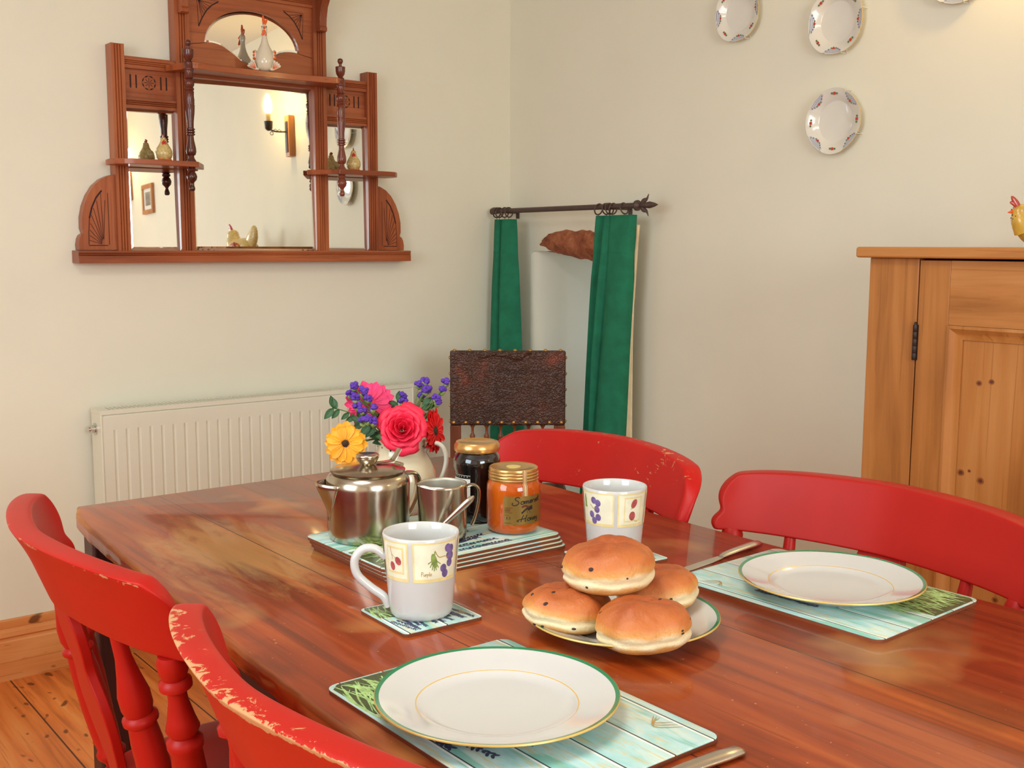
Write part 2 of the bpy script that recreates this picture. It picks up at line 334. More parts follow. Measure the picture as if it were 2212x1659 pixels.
# ---------------------------------------------------------------- mesh helper
WM = {}      # world matrices of things (their empties)
class MB:
    def __init__(s): s.v = []; s.f = []; s.fm = []; s.w = {}
    def pt(s, p): s.v.append(Vector(p)); return len(s.v)-1
    def face(s, idx, m=0): s.f.append(tuple(idx)); s.fm.append(m)
    def poly(s, pts, m=0): s.face([s.pt(p) for p in pts], m)
    def box(s, x0, x1, y0, y1, z0, z1, m=0, T=None):
        if x0 > x1: x0, x1 = x1, x0
        if y0 > y1: y0, y1 = y1, y0
        if z0 > z1: z0, z1 = z1, z0
        P = [Vector((x, y, z)) for z in (z0, z1) for y in (y0, y1) for x in (x0, x1)]
        if T: P = [T @ p for p in P]
        i = [s.pt(p) for p in P]
        for q in ((0, 2, 3, 1), (4, 5, 7, 6), (0, 1, 5, 4), (2, 6, 7, 3), (0, 4, 6, 2), (1, 3, 7, 5)): s.face([i[k] for k in q], m)
    def prism(s, pts, a, b, f, m=0, mtop=None):
        """pts: 2-D outline; f(x, y, h) -> 3-D point; extruded h = a..b"""
        n = len(pts)
        A = [s.pt(f(x, y, a)) for x, y in pts]; B = [s.pt(f(x, y, b)) for x, y in pts]
        s.face(A[::-1], m); s.face(B, m if mtop is None else mtop)
        for i in range(n): s.face((A[i], A[(i+1) % n], B[(i+1) % n], B[i]), m)
    def grid(s, rows, m=0, closed=False, mf=None):
        idx = [[s.pt(p) for p in r] for r in rows]
        for i in range(len(idx)-1):
            n = len(idx[i])
            for j in range(n if closed else n-1):
                s.face((idx[i][j], idx[i][(j+1) % n], idx[i+1][(j+1) % n], idx[i+1][j]), mf(i, j) if mf else m)
        return idx
    def lathe(s, prof, seg=32, m=0, T=None, mats=None, cap=(True, True), rmod=None):
        T = T or Matrix.Identity(4)
        rows = []
        for r, z in prof:
            rows.append([T @ Vector(((r*(rmod(2*PI*k/seg) if rmod else 1))*math.cos(2*PI*k/seg), (r*(rmod(2*PI*k/seg) if rmod else 1))*math.sin(2*PI*k/seg), z)) for k in range(seg)])
        idx = s.grid(rows, m, True, (lambda i, j: mats[i]) if mats else None)
        if cap[0]: s.face(idx[0][::-1], mats[0] if mats else m)
        if cap[1]: s.face(idx[-1], mats[-1] if mats else m)
        return idx
    def tube(s, pts, r, seg=10, m=0, cap=True, flat=None):
        pts = [Vector(p) for p in pts]; n = len(pts)
        rr = r if isinstance(r, (list, tuple)) else [r]*n
        rows = []; prev = None
        for i, p in enumerate(pts):
            t = (pts[min(i+1, n-1)]-pts[max(i-1, 0)]).normalized()
            if prev is None:
                a = Vector((0, 0, 1)) if abs(t.z) < .9 else Vector((1, 0, 0))
                if flat: a = Vector(flat[0])
                prev = (a-t*a.dot(t)).normalized()
            prev = (prev-t*prev.dot(t)).normalized()
            b = t.cross(prev)
            k = flat[1] if flat else 1
            rows.append([p+prev*rr[i]*k*math.cos(2*PI*j/seg)+b*rr[i]*math.sin(2*PI*j/seg) for j in range(seg)])
        idx = s.grid(rows, m, True)
        if cap: s.face(idx[0][::-1], m); s.face(idx[-1], m)
    def blob(s, c, rx, ry, rz, seg=16, rings=10, m=0, T=None, fn=None):
        c = Vector(c); rows = []
        for i in range(rings+1):
            a = -PI/2+PI*i/rings
            row = []
            for k in range(seg):
                b = 2*PI*k/seg
                d = Vector((math.cos(a)*math.cos(b), math.cos(a)*math.sin(b), math.sin(a)))
                p = Vector((d.x*rx, d.y*ry, d.z*rz))
                if fn: p = fn(p, d)
                if T: p = T @ p
                row.append(c+p)
            rows.append(row)
        s.grid(rows, m, True)
    def build(s, name, mats, parent=None, world=False, smooth=38, bevel=0, bseg=2, sub=0, origin=None):
        me = bpy.data.meshes.new(name)
        V = s.v
        if parent is not None and world:
            inv = WM[parent.name].inverted(); V = [inv @ p for p in V]
        if origin is not None:
            V = [p-Vector(origin) for p in V]
        me.from_pydata([tuple(p) for p in V], [], s.f)
        if not isinstance(mats, (list, tuple)): mats = [mats]
        for mm in mats: me.materials.append(M[mm])
        me.polygons.foreach_set('material_index', s.fm)
        if s.w:
            at = me.attributes.new('wear', 'FLOAT', 'POINT')
            at.data.foreach_set('value', [s.w.get(i, 0.0) for i in range(len(V))])
        bm = bmesh.new(); bm.from_mesh(me)
        bmesh.ops.remove_doubles(bm, verts=bm.verts, dist=1e-6)
        bmesh.ops.recalc_face_normals(bm, faces=bm.faces)
        bm.to_mesh(me); bm.free()
        if smooth:
            me.polygons.foreach_set('use_smooth', [True]*len(me.polygons))
            if not sub: me.set_sharp_from_angle(angle=rad(smooth))
        me.update()
        o = bpy.data.objects.new(name, me); col.objects.link(o)
        if origin is not None: o.location = origin
        if parent is not None:
            o.parent = parent; WM[o.name] = WM[parent.name].copy()
        if bevel:
            b = o.modifiers.new('bevel', 'BEVEL'); b.width = bevel; b.segments = bseg; b.limit_method = 'ANGLE'; b.angle_limit = rad(40)
            b.harden_normals = bool(smooth)
        if sub:
            b = o.modifiers.new('subdivision', 'SUBSURF'); b.levels = sub; b.render_levels = sub
        return o
def thing(name, label, cat, loc=(0, 0, 0), rotz=0, group=None):
    o = bpy.data.objects.new(name, None); col.objects.link(o); o.empty_display_size = .05
    o.location = loc; o.rotation_euler = (0, 0, rotz)
    WM[o.name] = Matrix.Translation(loc) @ Matrix.Rotation(rotz, 4, 'Z')
    o['label'] = label; o['category'] = cat
    if group: o['group'] = group
    return o
def tag(o, label, cat, group=None, kind=None):
    o['label'] = label; o['category'] = cat
    if group: o['group'] = group
    if kind: o['kind'] = kind
    return o
def struct(name, mb, mats, **kw):
    o = mb.build(name, mats, **kw); o['kind'] = 'structure'; return o
def align(d, origin=(0, 0, 0)):
    d = Vector(d).normalized(); q = d.to_track_quat('Z', 'Y')
    return Matrix.Translation(origin) @ q.to_matrix().to_4x4()
def copy_tree(o, parent=None):
    c = o.copy(); col.objects.link(c)
    if parent is not None: c.parent = parent
    for ch in [k for k in bpy.data.objects if k.parent == o]: copy_tree(ch, c)
    return c
def lerp(a, b, t): return a+(b-a)*t
def interp(tab, x):
    if x <= tab[0][0]: return tab[0][1]
    for (a, b), (c, d) in zip(tab, tab[1:]):
        if x <= c: return lerp(b, d, (x-a)/(c-a))
    return tab[-1][1]
def spline(pts, n=6):
    """Catmull-Rom through the points"""
    P = [Vector(p) for p in pts]; out = []
    for i in range(len(P)-1):
        p0 = P[max(i-1, 0)]; p1 = P[i]; p2 = P[i+1]; p3 = P[min(i+2, len(P)-1)]
        for k in range(n):
            t = k/n
            out.append(.5*((2*p1)+(p2-p0)*t+(2*p0-5*p1+4*p2-p3)*t*t+(3*p1-p0-3*p2+p3)*t**3))
    out.append(P[-1]); return out

# ================================================================ THE ROOM
mb = MB(); mb.box(LX-.1, 3.1, FY-.1, WY+.1, -.1, 0); struct('floor', mb, 'floor')
mb = MB(); mb.box(LX-.1, 3.1, FY-.1, WY+.1, CZ, CZ+.1); struct('ceiling', mb, 'ceiling')
mb = MB(); mb.box(LX-.1, WX+.5, WY, WY+.12, 0, CZ); struct('wall_back', mb, 'wall')
# right wall, 0.5 m thick with a deep splayed window recess
NY0, NY1, NZ0, NZ1 = 2.56, 3.0, .25, 1.172
mb = MB()
T_ = .5
mb.box(WX, WX+T_, FY, NY0, 0, CZ); mb.box(WX, WX+T_, NY1+.03, WY, 0, CZ)
mb.box(WX, WX+T_, NY0, NY1+.03, 0, NZ0); mb.box(WX, WX+T_, NY0, NY1+.03, NZ1, CZ)
# rounded splayed far reveal
rows = []
for k in range(9):
    a = k/8*PI/2
    rows.append([(WX+.03*(1-math.sin(a)) if k < 8 else WX, 0, 0)])
rev = [(WX+.5, NY1-.05)]+[(WX+.035-.035*math.sin(k/6*PI/2), NY1+.028-.028*math.cos(k/6*PI/2)) for k in range(7)]+[(WX+.0, NY1+.03), (WX+.5, NY1+.03)]
mb.prism(rev, NZ0, NZ1, lambda x, y, h: Vector((x, y, h)))
yc_, zc_, rc_ = NY1+.03-.03, NZ1-.03, .03
mb.prism([(NY1+.03, NZ1)]+[(yc_+rc_*math.cos(k*PI/20), zc_+rc_*math.sin(k*PI/20)) for k in range(11)], WX+.0005, WX+T_, lambda y, z, h: Vector((h, y, z)))
struct('wall_right', mb, 'wall', smooth=30)
def window(name, axis, pos, a0, a1, z0, z1):
    mb = MB(); w = .045
    def bx(p, q, z, zz, d=.02):
        if axis == 'x': mb.box(pos-d, pos+d, p, q, z, zz)
        else: mb.box(p, q, pos-d, pos+d, z, zz)
    bx(a0, a1, z0, z0+w); bx(a0, a1, z1-w, z1); bx(a0, a0+w, z0+w, z1-w); bx(a1-w, a1, z0+w, z1-w)
    mid = (a0+a1)/2; bx(mid-.012, mid+.012, z0+w, z1-w, .014); zm = (z0+z1)/2; bx(a0+w, mid-.012, zm-.012, zm+.012, .014); bx(mid+.012, a1-w, zm-.012, zm+.012, .014)
    f = mb.build(name, 'rad', bevel=.004); f['kind'] = 'structure'
    WM[f.name] = Matrix.Identity(4)
    mb = MB()
    if axis == 'x': mb.box(pos-.002, pos+.002, a0+.01, a1-.01, z0+.01, z1-.01)
    else: mb.box(a0+.01, a1-.01, pos-.002, pos+.002, z0+.01, z1-.01)
    mb.build('window_pane', 'glass', f)
window('window_1', 'x', WX+.48, NY0, NY1-.05, NZ0, NZ1)
# unseen left and front walls, each with a window added to let light in
mb = MB(); a0, a1, z0, z1 = .2, 1.6, .95, 2.1
mb.box(LX-.1, LX, FY, a0, 0, CZ); mb.box(LX-.1, LX, a1, WY, 0, CZ); mb.box(LX-.1, LX, a0, a1, 0, z0); mb.box(LX-.1, LX, a0, a1, z1, CZ)
struct('wall_left', mb, 'wall'); window('added_window_left', 'x', LX-.06, a0, a1, z0, z1)
mb = MB(); a0, a1, z0, z1 = -.5, 1.1, 1.0, 2.15
mb.box(LX, a0, FY-.1, FY, 0, CZ); mb.box(a1, WX, FY-.1, FY, 0, CZ); mb.box(a0, a1, FY-.1, FY, 0, z0); mb.box(a0, a1, FY-.1, FY, z1, CZ)
struct('wall_front', mb, 'wall'); window('added_window_front', 'y', FY-.06, a0, a1, z0, z1)
# skirting boards: ogee moulded top
prof = [(0, 0), (.02, 0), (.02, .108), (.017, .112), (.017, .118), (.022, .124), (.02, .136), (.012, .144), (.014, .149), (.012, .166), (0, .168)]
mb = MB(); mb.prism(prof, LX, WX-.001, lambda x, y, h: Vector((h, WY-x, y))); struct('baseboard_back', mb, 'skirting', smooth=30)
mb = MB(); mb.prism(prof, FY, WY-.02, lambda x, y, h: Vector((WX-x, h, y))); struct('baseboard_right', mb, 'skirting', smooth=30)
mb = MB(); mb.prism(prof, FY, WY-.02, lambda x, y, h: Vector((LX+x, h, y))); struct('baseboard_left', mb, 'skirting', smooth=30)
# rough stone lintel set over the window recess
def rock(p, d):
    n = noise.fractal(Vector((p.x*14, p.y*9, p.z*14)), .6, 2.0, 4)
    e = 1-.25*max(0, d.y)**3
    q = Vector((p.x, p.y, p.z*e)) * (1+.16*n)
    q.z += .010*max(0, p.y)/.27 - .016*(p.y < 0)*(-p.y/.27)
    return q
mb = MB(); mb.blob((WX+.03, 2.758, 1.198), .058, .235, .052, 64, 40, fn=rock)
tag(mb.build('lintel_stone', 'stone', origin=(WX+.03, 2.758, 1.198), smooth=60), 'rough red sandstone block showing in the wall between the green curtains', 'stone')

# ================================================================ RADIATOR
R0, R1, RF = .966, 1.990, 3.045
RZ0, RZ1 = .15, .735
rd = thing('radiator', 'cream enamelled panel radiator with slatted top below the overmantel mirror', 'radiator', ((R0+R1)/2, WY-.06, RZ0))
mb = MB()
pitch = .0335; xs = []
x = R0+.035
rowt = [(R0+.004, RF)]
while x+pitch < R1-.03:
    rowt += [(x, RF), (x+.003, RF+.0035), (x+.007, RF+.0035), (x+.010, RF)]
    x += pitch
rowt.append((R1-.004, RF))
zz = [RZ0+.01, RZ0+.05, RZ0+.062, RZ1-.075, RZ1-.055, RZ1-.018]
rows = []
for i, z in enumerate(zz):
    rows.append([(px, py if 1 < i < 4 else RF, z) for px, py in rowt])
rows.append([(px, RF+.01, RZ1-.008) for px, py in rowt])
mb.grid(rows)
rows = [[(px, RF+.016, z) for px, py in rowt] for z in (RZ0+.01, RZ1-.01)]
mb.grid(rows)
mb.build('front_panel', 'rad', rd, world=True, smooth=25)
mb = MB(); mb.box(R0, R0+.006, RF-.002, WY-.025, RZ0, RZ1-.012); mb.build('side_panel', 'rad', rd, world=True, bevel=.002)
mb = MB(); mb.box(R1-.006, R1, RF-.002, WY-.025, RZ0, RZ1-.012); mb.build('side_panel', 'rad', rd, world=True, bevel=.002)
mb = MB(); mb.box(R0+.006, R1-.006, WY-.045, WY-.03, RZ0, RZ1-.02)
mb.box(R0+.1, R0+.13, WY-.03, WY-.001, RZ0+.1, RZ1-.1); mb.box(R1-.13, R1-.1, WY-.03, WY-.001, RZ0+.1, RZ1-.1)
mb.build('back_panel', 'rad', rd, world=True)
mb = MB()
mb.box(R0, R1, RF, RF+.014, RZ1-.012, RZ1); mb.box(R0, R1, WY-.036, WY-.024, RZ1-.012, RZ1)
mb.box(R0, R0+.03, RF+.014, WY-.036, RZ1-.012, RZ1); mb.box(R1-.03, R1, RF+.014, WY-.036, RZ1-.012, RZ1)
x = R0+.036
while x < R1-.034:
    mb.box(x, x+.0055, RF+.014, WY-.036, RZ1-.006, RZ1); x += .0115
mb.build('top_grille', 'rad', rd, world=True, smooth=0)
mb = MB(); mb.box(R0+.01, R1-.01, RF+.02, WY-.05, RZ1-.05, RZ1-.04); mb.build('grille_shade_sheet', 'dark_gap', rd, world=True)  # flat dark sheet: shade below the slots painted as colour
mb = MB(); T = align((-1, 0, 0), (R0, WY-.06, RZ1-.055))
mb.lathe([(.017, 0), (.017, .003), (.011, .004), (.011, .012), (.008, .014), (.008, .02)], 20, 0, T); mb.build('blanking_plug', 'chrome', rd, world=True)

# ================================================================ OVERMANTEL MIRROR
OC = 1.4755
om = thing('overmantel_mirror', 'large reddish-brown wooden overmantel mirror with small shelves, hanging above the radiator', 'mirror', (OC, WY, 1.138))
YB, YF = WY-.002, 3.108
MI = lambda x: 2*OC-x
def stile(x0, x1, z0, z1, yf=YF):
    w = x1-x0; mid = (x0+x1)/2; g = .0022; pts = [(x0, YB), (x0, yf)]
    for c in (-.0075, 0, .0075): pts += [(mid+c-g, yf), (mid+c, yf+.004), (mid+c+g, yf)]
    pts += [(x1, yf), (x1, YB)]
    mb = MB(); mb.prism(pts, z0, z1, lambda x, y, h: Vector((x, y, h))); return mb
def rail(x0, x1, z0, z1, yf=YF, grooves=(-.005, 0, .005)):
    mid = (z0+z1)/2; g = .0016; pts = [(YB, z0), (yf, z0)]
    for c in grooves: pts += [(yf, mid+c-g), (yf+.003, mid+c), (yf, mid+c+g)]
    pts += [(yf, z1), (YB, z1)]
    mb = MB(); mb.prism(pts, x0, x1, lambda y, z, h: Vector((h, y, z))); return mb
for (x0, x1, zt) in ((1.055, 1.091, 1.734), (1.236, 1.279, 1.99), (MI(1.279), MI(1.236), 1.99), (MI(1.091), MI(1.055), 1.734)):
    stile(x0, x1, 1.172, zt, YF-.006).build('stile', 'mahogany', om, world=True, smooth=20)
mb = rail(.941, 2.010, 1.138, 1.172, YF-.022, (.004, .009)); mb.build('base_rail', 'mahogany_h', om, world=True, smooth=20, bevel=.0015)
for a, b in ((1.091, 1.236), (MI(1.236), MI(1.091))):
    rail(a, b, 1.672, 1.704).build('top_rail', 'mahogany_h', om, world=True, smooth=20)
    rail(a, b, 1.566, 1.593).build('lower_rail', 'mahogany_h', om, world=True, smooth=20)
    mb = MB(); mb.box(a, b, YF+.012, YB, 1.593, 1.672)
    cx = (a+b)/2; cz = 1.638; yy = YF+.0115
    def groove(p, q, w=.0016, y=yy):
        p = Vector((p[0], y, p[1])); q = Vector((q[0], y, q[1])); d = (q-p).normalized(); n = Vector((d.z, 0, -d.x))*w
        mb.poly([p+n*.35, q+n*.35, q-n*.35, p-n*.35], 1) if False else mb.poly([p, (p+q)/2+n, q, (p+q)/2-n], 1)
    for k in range(8):
        t0 = k*PI/4; groove((cx, cz), (cx+.0175*math.cos(t0), cz+.0175*math.sin(t0)), .0009)
        t1 = t0+PI/4
        pa = (cx+.0195*math.cos(t0), cz+.0195*math.sin(t0)); pb = (cx+.0195*math.cos(t1), cz+.0195*math.sin(t1)); groove(pa, pb, .0022)
    for dx in (-.052, -.036, .034, .050):
        mb.poly([(cx+dx-.0021, yy, cz-.017), (cx+dx+.0021, yy, cz-.017), (cx+dx+.0021, yy, cz+.019), (cx+dx-.0021, yy, cz+.019)], 1)
    mb.build('carved_panel', ['mahogany_h', 'incised'], om, world=True, smooth=0)
# rail above the centre glass
mb = MB(); mb.box(1.279, MI(1.279), YF, YB, 1.664, 1.70); mb.build('centre_rail', 'mahogany_h', om, world=True)
# wings
W = [(1.055, 1.173), (.951, 1.173), (.950, 1.188), (.953, 1.204), (.958, 1.214), (.966, 1.219), (.962, 1.232), (.9625, 1.262), (.969, 1.293), (.981, 1.323), (.998, 1.349), (1.018, 1.367), (1.038, 1.377), (1.055, 1.381)]
for sgn in (0, 1):
    fx = (lambda x: x) if not sgn else MI
    mb = MB(); mb.prism([(fx(x), z) for x, z in W], YF+.006, YB, lambda x, z, h: Vector((x, h, z)))
    yy = YF+.0055
    def gl(p, q, w=.0011):
        p = Vector((fx(p[0]), yy, p[1])); q = Vector((fx(q[0]), yy, q[1])); d = (q-p).normalized(); n = Vector((d.z, 0, -d.x))*w
        mb.poly([p+n, q+n, q-n, p-n], 1)
    o_ = (1.018, 1.188)
    gl((.978, 1.186), (1.03, 1.186)); gl((1.034, 1.188), (1.034, 1.33), .0008)
    arc = [(.978, 1.188), (.979, 1.222), (.982, 1.26), (.99, 1.29), (1.002, 1.316), (1.018, 1.336)]
    for p, q in zip(arc, arc[1:]): gl(p, q, .0009 if p[1] < 1.26 else .0022)
    for k, (ex, ez) in enumerate([(.980, 1.2), (.981, 1.213), (.982, 1.228), (.984, 1.246), (.988, 1.268), (.994, 1.288), (1.003, 1.308), (1.015, 1.328), (1.026, 1.31)]):
        gl((lerp(o_[0], ex, .12), lerp(o_[1], ez, .12)), (ex, ez), .0007)
    mb.build('carved_wing', ['mahogany', 'incised'], om, world=True, smooth=20, bevel=.001)
# upper board with the arched opening
def bez(pts, n=8): return [(p.x, p.y) for p in spline([(a, b, 0) for a, b in pts], n)]
top = [(1.4775+.1505*math.cos(PI-PI*k/28), 1.764+.107*math.sin(PI-PI*k/28)) for k in range(29)]
bot = bez([(1.628, 1.764), (1.607, 1.768), (1.575, 1.762), (1.54, 1.742), (1.51, 1.722), (1.4775, 1.714), (1.445, 1.722), (1.415, 1.742), (1.38, 1.762), (1.348, 1.768), (1.327, 1.764)], 3)[1:-1]
hole = top+bot
cx, cz = 1.4775, 1.79
def to_rect(p):
    x0, x1, z0, z1 = 1.279, MI(1.279), 1.69, 1.905
    dx, dz = p[0]-cx, p[1]-cz; k = 1e9
    if dx > 0: k = min(k, (x1-cx)/dx)
    if dx < 0: k = min(k, (x0-cx)/dx)
    if dz > 0: k = min(k, (z1-cz)/dz)
    if dz < 0: k = min(k, (z0-cz)/dz)
    return (cx+dx*k, cz+dz*k)
# densify so that the rectangle's corners are met
angs = sorted([math.atan2(p[1]-cz, p[0]-cx) for p in hole])
mb = MB(); n = len(hole)
corners = [(1.279, 1.69), (MI(1.279), 1.69), (MI(1.279), 1.905), (1.279, 1.905)]
outer = [to_rect(p) for p in hole]
for c in corners:
    k = min(range(n), key=lambda i: (outer[i][0]-c[0])**2+(outer[i][1]-c[1])**2); outer[k] = c
yb = YF+.004
mb.grid([[(x, yb, z) for x, z in outer], [(x, yb, z) for x, z in hole], [(x, yb+.012, z) for x, z in hole]], closed=True)
yy = yb-.0006
def gl2(p, q, w=.0012):
    p = Vector((p[0], yy, p[1])); q = Vector((q[0], yy, q[1])); d = (q-p).normalized(); n_ = Vector((d.z, 0, -d.x))*w
    mb.poly([p+n_, q+n_, q-n_, p-n_], 1)
for s_ in (0, 1):
    g = (lambda x: x) if not s_ else MI
    a, b, c = (1.308, 1.886), (1.375, 1.886), (1.311, 1.808)
    gl2((g(a[0]), a[1]), (g(b[0]), b[1]), .0006); gl2((g(a[0]), a[1]), (g(c[0]), c[1]), .0006)
    ar = [(1.372, 1.884), (1.352, 1.872), (1.336, 1.856), (1.322, 1.834), (1.311, 1.81)]
    for p, q in zip(ar, ar[1:]): gl2((g(p[0]), p[1]), (g(q[0]), q[1]), .0018)
    for e in ((1.345, 1.868), (1.338, 1.86), (1.332, 1.853), (1.326, 1.845), (1.321, 1.836), (1.352, 1.876)):
        gl2((g(1.312), 1.882), (g(e[0]), e[1]), .0007)
mb.build('arched_board', ['mahogany_h', 'incised'], om, world=True, smooth=0)
rail(1.279, MI(1.279), 1.905, 1.935, YF-.004).build('upper_rail', 'mahogany_h', om, world=True, smooth=20)
mb = MB(); mb.box(1.225, MI(1.225), YF-.085, YB, 1.99, 2.008); mb.box(1.279, MI(1.279), YF, YB, 1.935, 1.99); mb.box(1.24, MI(1.24), YF-.07, YB, 1.978, 1.99)
mb.build('cornice', 'mahogany_h', om, world=True, bevel=.003)
for xc in (1.2575, MI(1.2575)):
    prof = [(0, 1.985), (-.075, 1.985), (-.072, 1.955), (-.052, 1.93), (-.034, 1.905), (-.026, 1.875), (-.024, 1.852), (-.028, 1.845), (-.026, 1.836), (-.016, 1.833), (0, 1.838)]
    mb = MB(); mb.prism(prof, xc-.012, xc+.012, lambda y, z, h: Vector((h, YF-.006+y, z))); mb.build('scroll_bracket', 'mahogany', om, world=True, smooth=30, bevel=.0015)
# the mirrors
NB = Vector((-.031, -1, .0227)).normalized()
def pane(name, outline, c, bev=.012, dy=0):
    """outline in x,z; bevelled glass leaning a little in its frame"""
    cx, cz = c; n = len(outline); y = YF+.012+dy
    X = Vector((1, 0, 0)); X = (X-NB*X.dot(NB)).normalized(); Z = NB.cross(X) * -1
    if Z.z < 0: Z = -Z
    cz0 = min(p[1] for p in outline)
    O = Vector((cx, y, cz)); O2 = O+Z*(cz0-cz)
    def P(x, z, d): return O+X*(x-cx)+Z*(z-cz)-NB*d-O2
    inner = []
    for i, p in enumerate(outline):
        a = Vector(outline[i-1]); b = Vector(p); cc = Vector(outline[(i+1) % n])
        e1 = (b-a).normalized(); e2 = (cc-b).normalized(); n1 = Vector((-e1.y, e1.x)); n2 = Vector((-e2.y, e2.x))
        nn = (n1+n2).normalized(); k = bev/max(.5, nn.dot(n1)); q = b+nn*k
        inner.append((q.x, q.y))
    mb = MB()
    mb.grid([[P(x, z, .0016) for x, z in outline], [P(x, z, 0) for x, z in inner]], closed=True)
    mb.poly([P(x, z, 0) for x, z in inner])
    mb.grid([[P(x, z, .0016) for x, z in outline], [P(x, z, .004) for x, z in outline]], closed=True)
    o = mb.build(name, 'mirror', om, smooth=0)
    o.location = O2-Vector(om.location)
    return o
def rect(x0, x1, z0, z1): return [(x0, z0), (x1, z0), (x1, z1), (x0, z1)]
pane('mirror_glass', rect(1.277, MI(1.277), 1.171, 1.666), (OC, 1.42), .013, .0)
pane('mirror_glass', rect(1.090, 1.237, 1.171, 1.5665), (1.1635, 1.37), .011)
pane('mirror_glass', rect(MI(1.237), MI(1.090), 1.171, 1.5665), (MI(1.1635), 1.37), .011)
pane('arched_mirror_glass', hole[::-1], (1.4775, 1.79), .008, .004)
# backing board
mb = MB(); mb.box(1.06, MI(1.06), YB-.012, YB, 1.172, 1.70); mb.box(1.24, MI(1.24), YB-.012, YB, 1.70, 1.95); mb.build('backing_board', 'mahogany', om, world=True)
# shelves
def shelf(name, pts, z0, z1, dent=None):
    mb = MB(); mb.prism(pts, z0, z1, lambda x, y, h: Vector((x, y, h))); return mb.build(name, 'mahogany_h', om, world=True, smooth=20, bevel=.0015)
yf = 3.005
midpts = [(1.205, YF-.006), (1.243, yf), (1.252, yf-.004)]+[(lerp(1.26, MI(1.26), k/12), yf-.004+.022*math.sin(PI*k/12)**.6) for k in range(0, 13)]+[(MI(1.252), yf-.004), (MI(1.243), yf), (MI(1.205), YF-.006)]
shelf('centre_shelf', midpts, 1.672, 1.690)
sl = [(1.028, YF-.006), (1.022, 3.06), (1.028, 3.03), (1.048, 3.008), (1.075, 3.0), (1.252, 3.0), (1.31, YF-.006)]
shelf('side_shelf', sl, 1.404, 1.419)
shelf('side_shelf', [(MI(x), y) for x, y in sl][::-1], 1.404, 1.419)
SP = [(.0045, 0), (.0075, .003), (.008, .008), (.006, .014), (.004, .02), (.006, .024), (.0125, .031), (.0145, .040), (.012, .048), (.008, .053), (.012, .056), (.0125, .060), (.009, .063), (.013, .066),
      (.0135, .082), (.0125, .084), (.0085, .090), (.0075, .097), (.012, .100), (.014, .108), (.0135, .118), (.009, .140), (.008, .152), (.012, .154), (.012, .157), (.009, .159), (.012, .161), (.012, .164), (.009, .166), (.012, .168), (.012, .171), (.009, .173),
      (.0095, .190), (.0125, .215), (.0135, .235), (.0125, .238), (.0135, .241), (.0125, .244), (.0135, .247), (.012, .260), (.0125, .272), (.0105, .274), (.013, .277), (.0135, .280), (.0105, .283), (.014, .290), (.014, .300), (.009, .306), (.013, .308), (.0105, .311), (.0125, .326), (.0125, .329), (.014, .331), (.014, .334),
      (.0125, .336), (.0125, .349), (.011, .350), (.012, .352), (.007, .356), (.0125, .364), (.0145, .374), (.0145, .381), (.015, .383), (.0145, .386), (.005, .388), (.004, .394), (.0065, .397), (.0085, .402), (.0075, .408), (.003, .411)]
for xc in (1.237, MI(1.237)):
    mb = MB(); mb.lathe(SP, 24, 0, Matrix.Translation((xc, 3.014, 1.338)))
    mb.build('turned_spindle', 'turned', om, world=True, smooth=50)

# ornaments on the overmantel -------------------------------------------------
def small_hen(name, label, loc, s=1.0, rz=0, group=None):
    t = thing(name, label, 'ornament', loc, rz, group)
    mb = MB()   # pear-shaped body and neck in one surface, facing -Y locally
    mb.lathe([(.0, .001), (.014*s, .002), (.020*s, .010*s), (.0225*s, .019*s), (.0215*s, .027*s), (.018*s, .034*s), (.0135*s, .041*s), (.010*s, .048*s), (.0088*s, .054*s), (.007*s, .0595*s), (.0035*s, .0625*s), (0, .0635*s)], 24, cap=(False, False))
    mb.blob((0, .018*s, .026*s), .010*s, .014*s, .014*s, 14, 8)
    mb.build('body', 'hen_glaze', t, smooth=60)
    mb = MB()
    for k, (y, z, r) in enumerate(((-.004, .064, .003), (0, .067, .0036), (.004, .0655, .003))): mb.blob((0, y*s, z*s), .0022*s, r*s, r*s*1.1, 10, 6)
    mb.build('comb', 'red_glaze', t)
    mb = MB(); mb.blob((-.0028*s, -.0105*s, .046*s), .0032*s, .003*s, .0055*s, 10, 6); mb.blob((.0028*s, -.0105*s, .046*s), .0032*s, .003*s, .0055*s, 10, 6); mb.build('wattle', 'red_glaze', t)
    mb = MB(); mb.lathe([(.0035*s, 0), (.0005*s, .007*s)], 10, 0, align((0, -1, -.15), (0, -.0065*s, .053*s))); mb.build('beak', 'orange_glaze', t)
    mb = MB()
    for sx in (-1, 1): mb.blob((sx*.004*s, -.0068*s, .0575*s), .001*s, .001*s, .001*s, 8, 6)
    mb.build('eyes', 'black', t)
    for sx in (-1, 1):
        mb = MB(); mb.blob((sx*.010*s, -.017*s, .0028*s), .008*s, .008*s, .0028*s, 14, 8); mb.build('foot', 'orange_glaze', t)
    return t
hen_rz = rad(38-12)*-1
small_hen('hen_figurine', 'small speckled hen figurine on the left side shelf of the overmantel', (1.172, 3.048, 1.419), 1.05, rad(-15))
small_hen('hen_figurine', 'small speckled hen figurine on the right side shelf of the overmantel', (1.775, 3.048, 1.419), 1.0, rad(-25))
ck = thing('chicken_figurine', 'tall white glazed chicken sitting with splayed feet on the centre shelf', 'ornament', (1.482, 3.045, 1.690), rad(-32))
mb = MB()
mb.lathe([(0, .001), (.018, .002), (.026, .012), (.029, .028), (.027, .045), (.0215, .060), (.015, .072), (.0105, .083), (.0078, .095), (.007, .106), (.0075, .114), (.0088, .121), (.008, .129), (.0045, .134), (0, .1355)], 28, cap=(False, False))
mb.blob((-.002, .028, .030), .012, .014, .022, 14, 8)
mb.build('body', 'white_glaze', ck, smooth=60)
mb = MB()
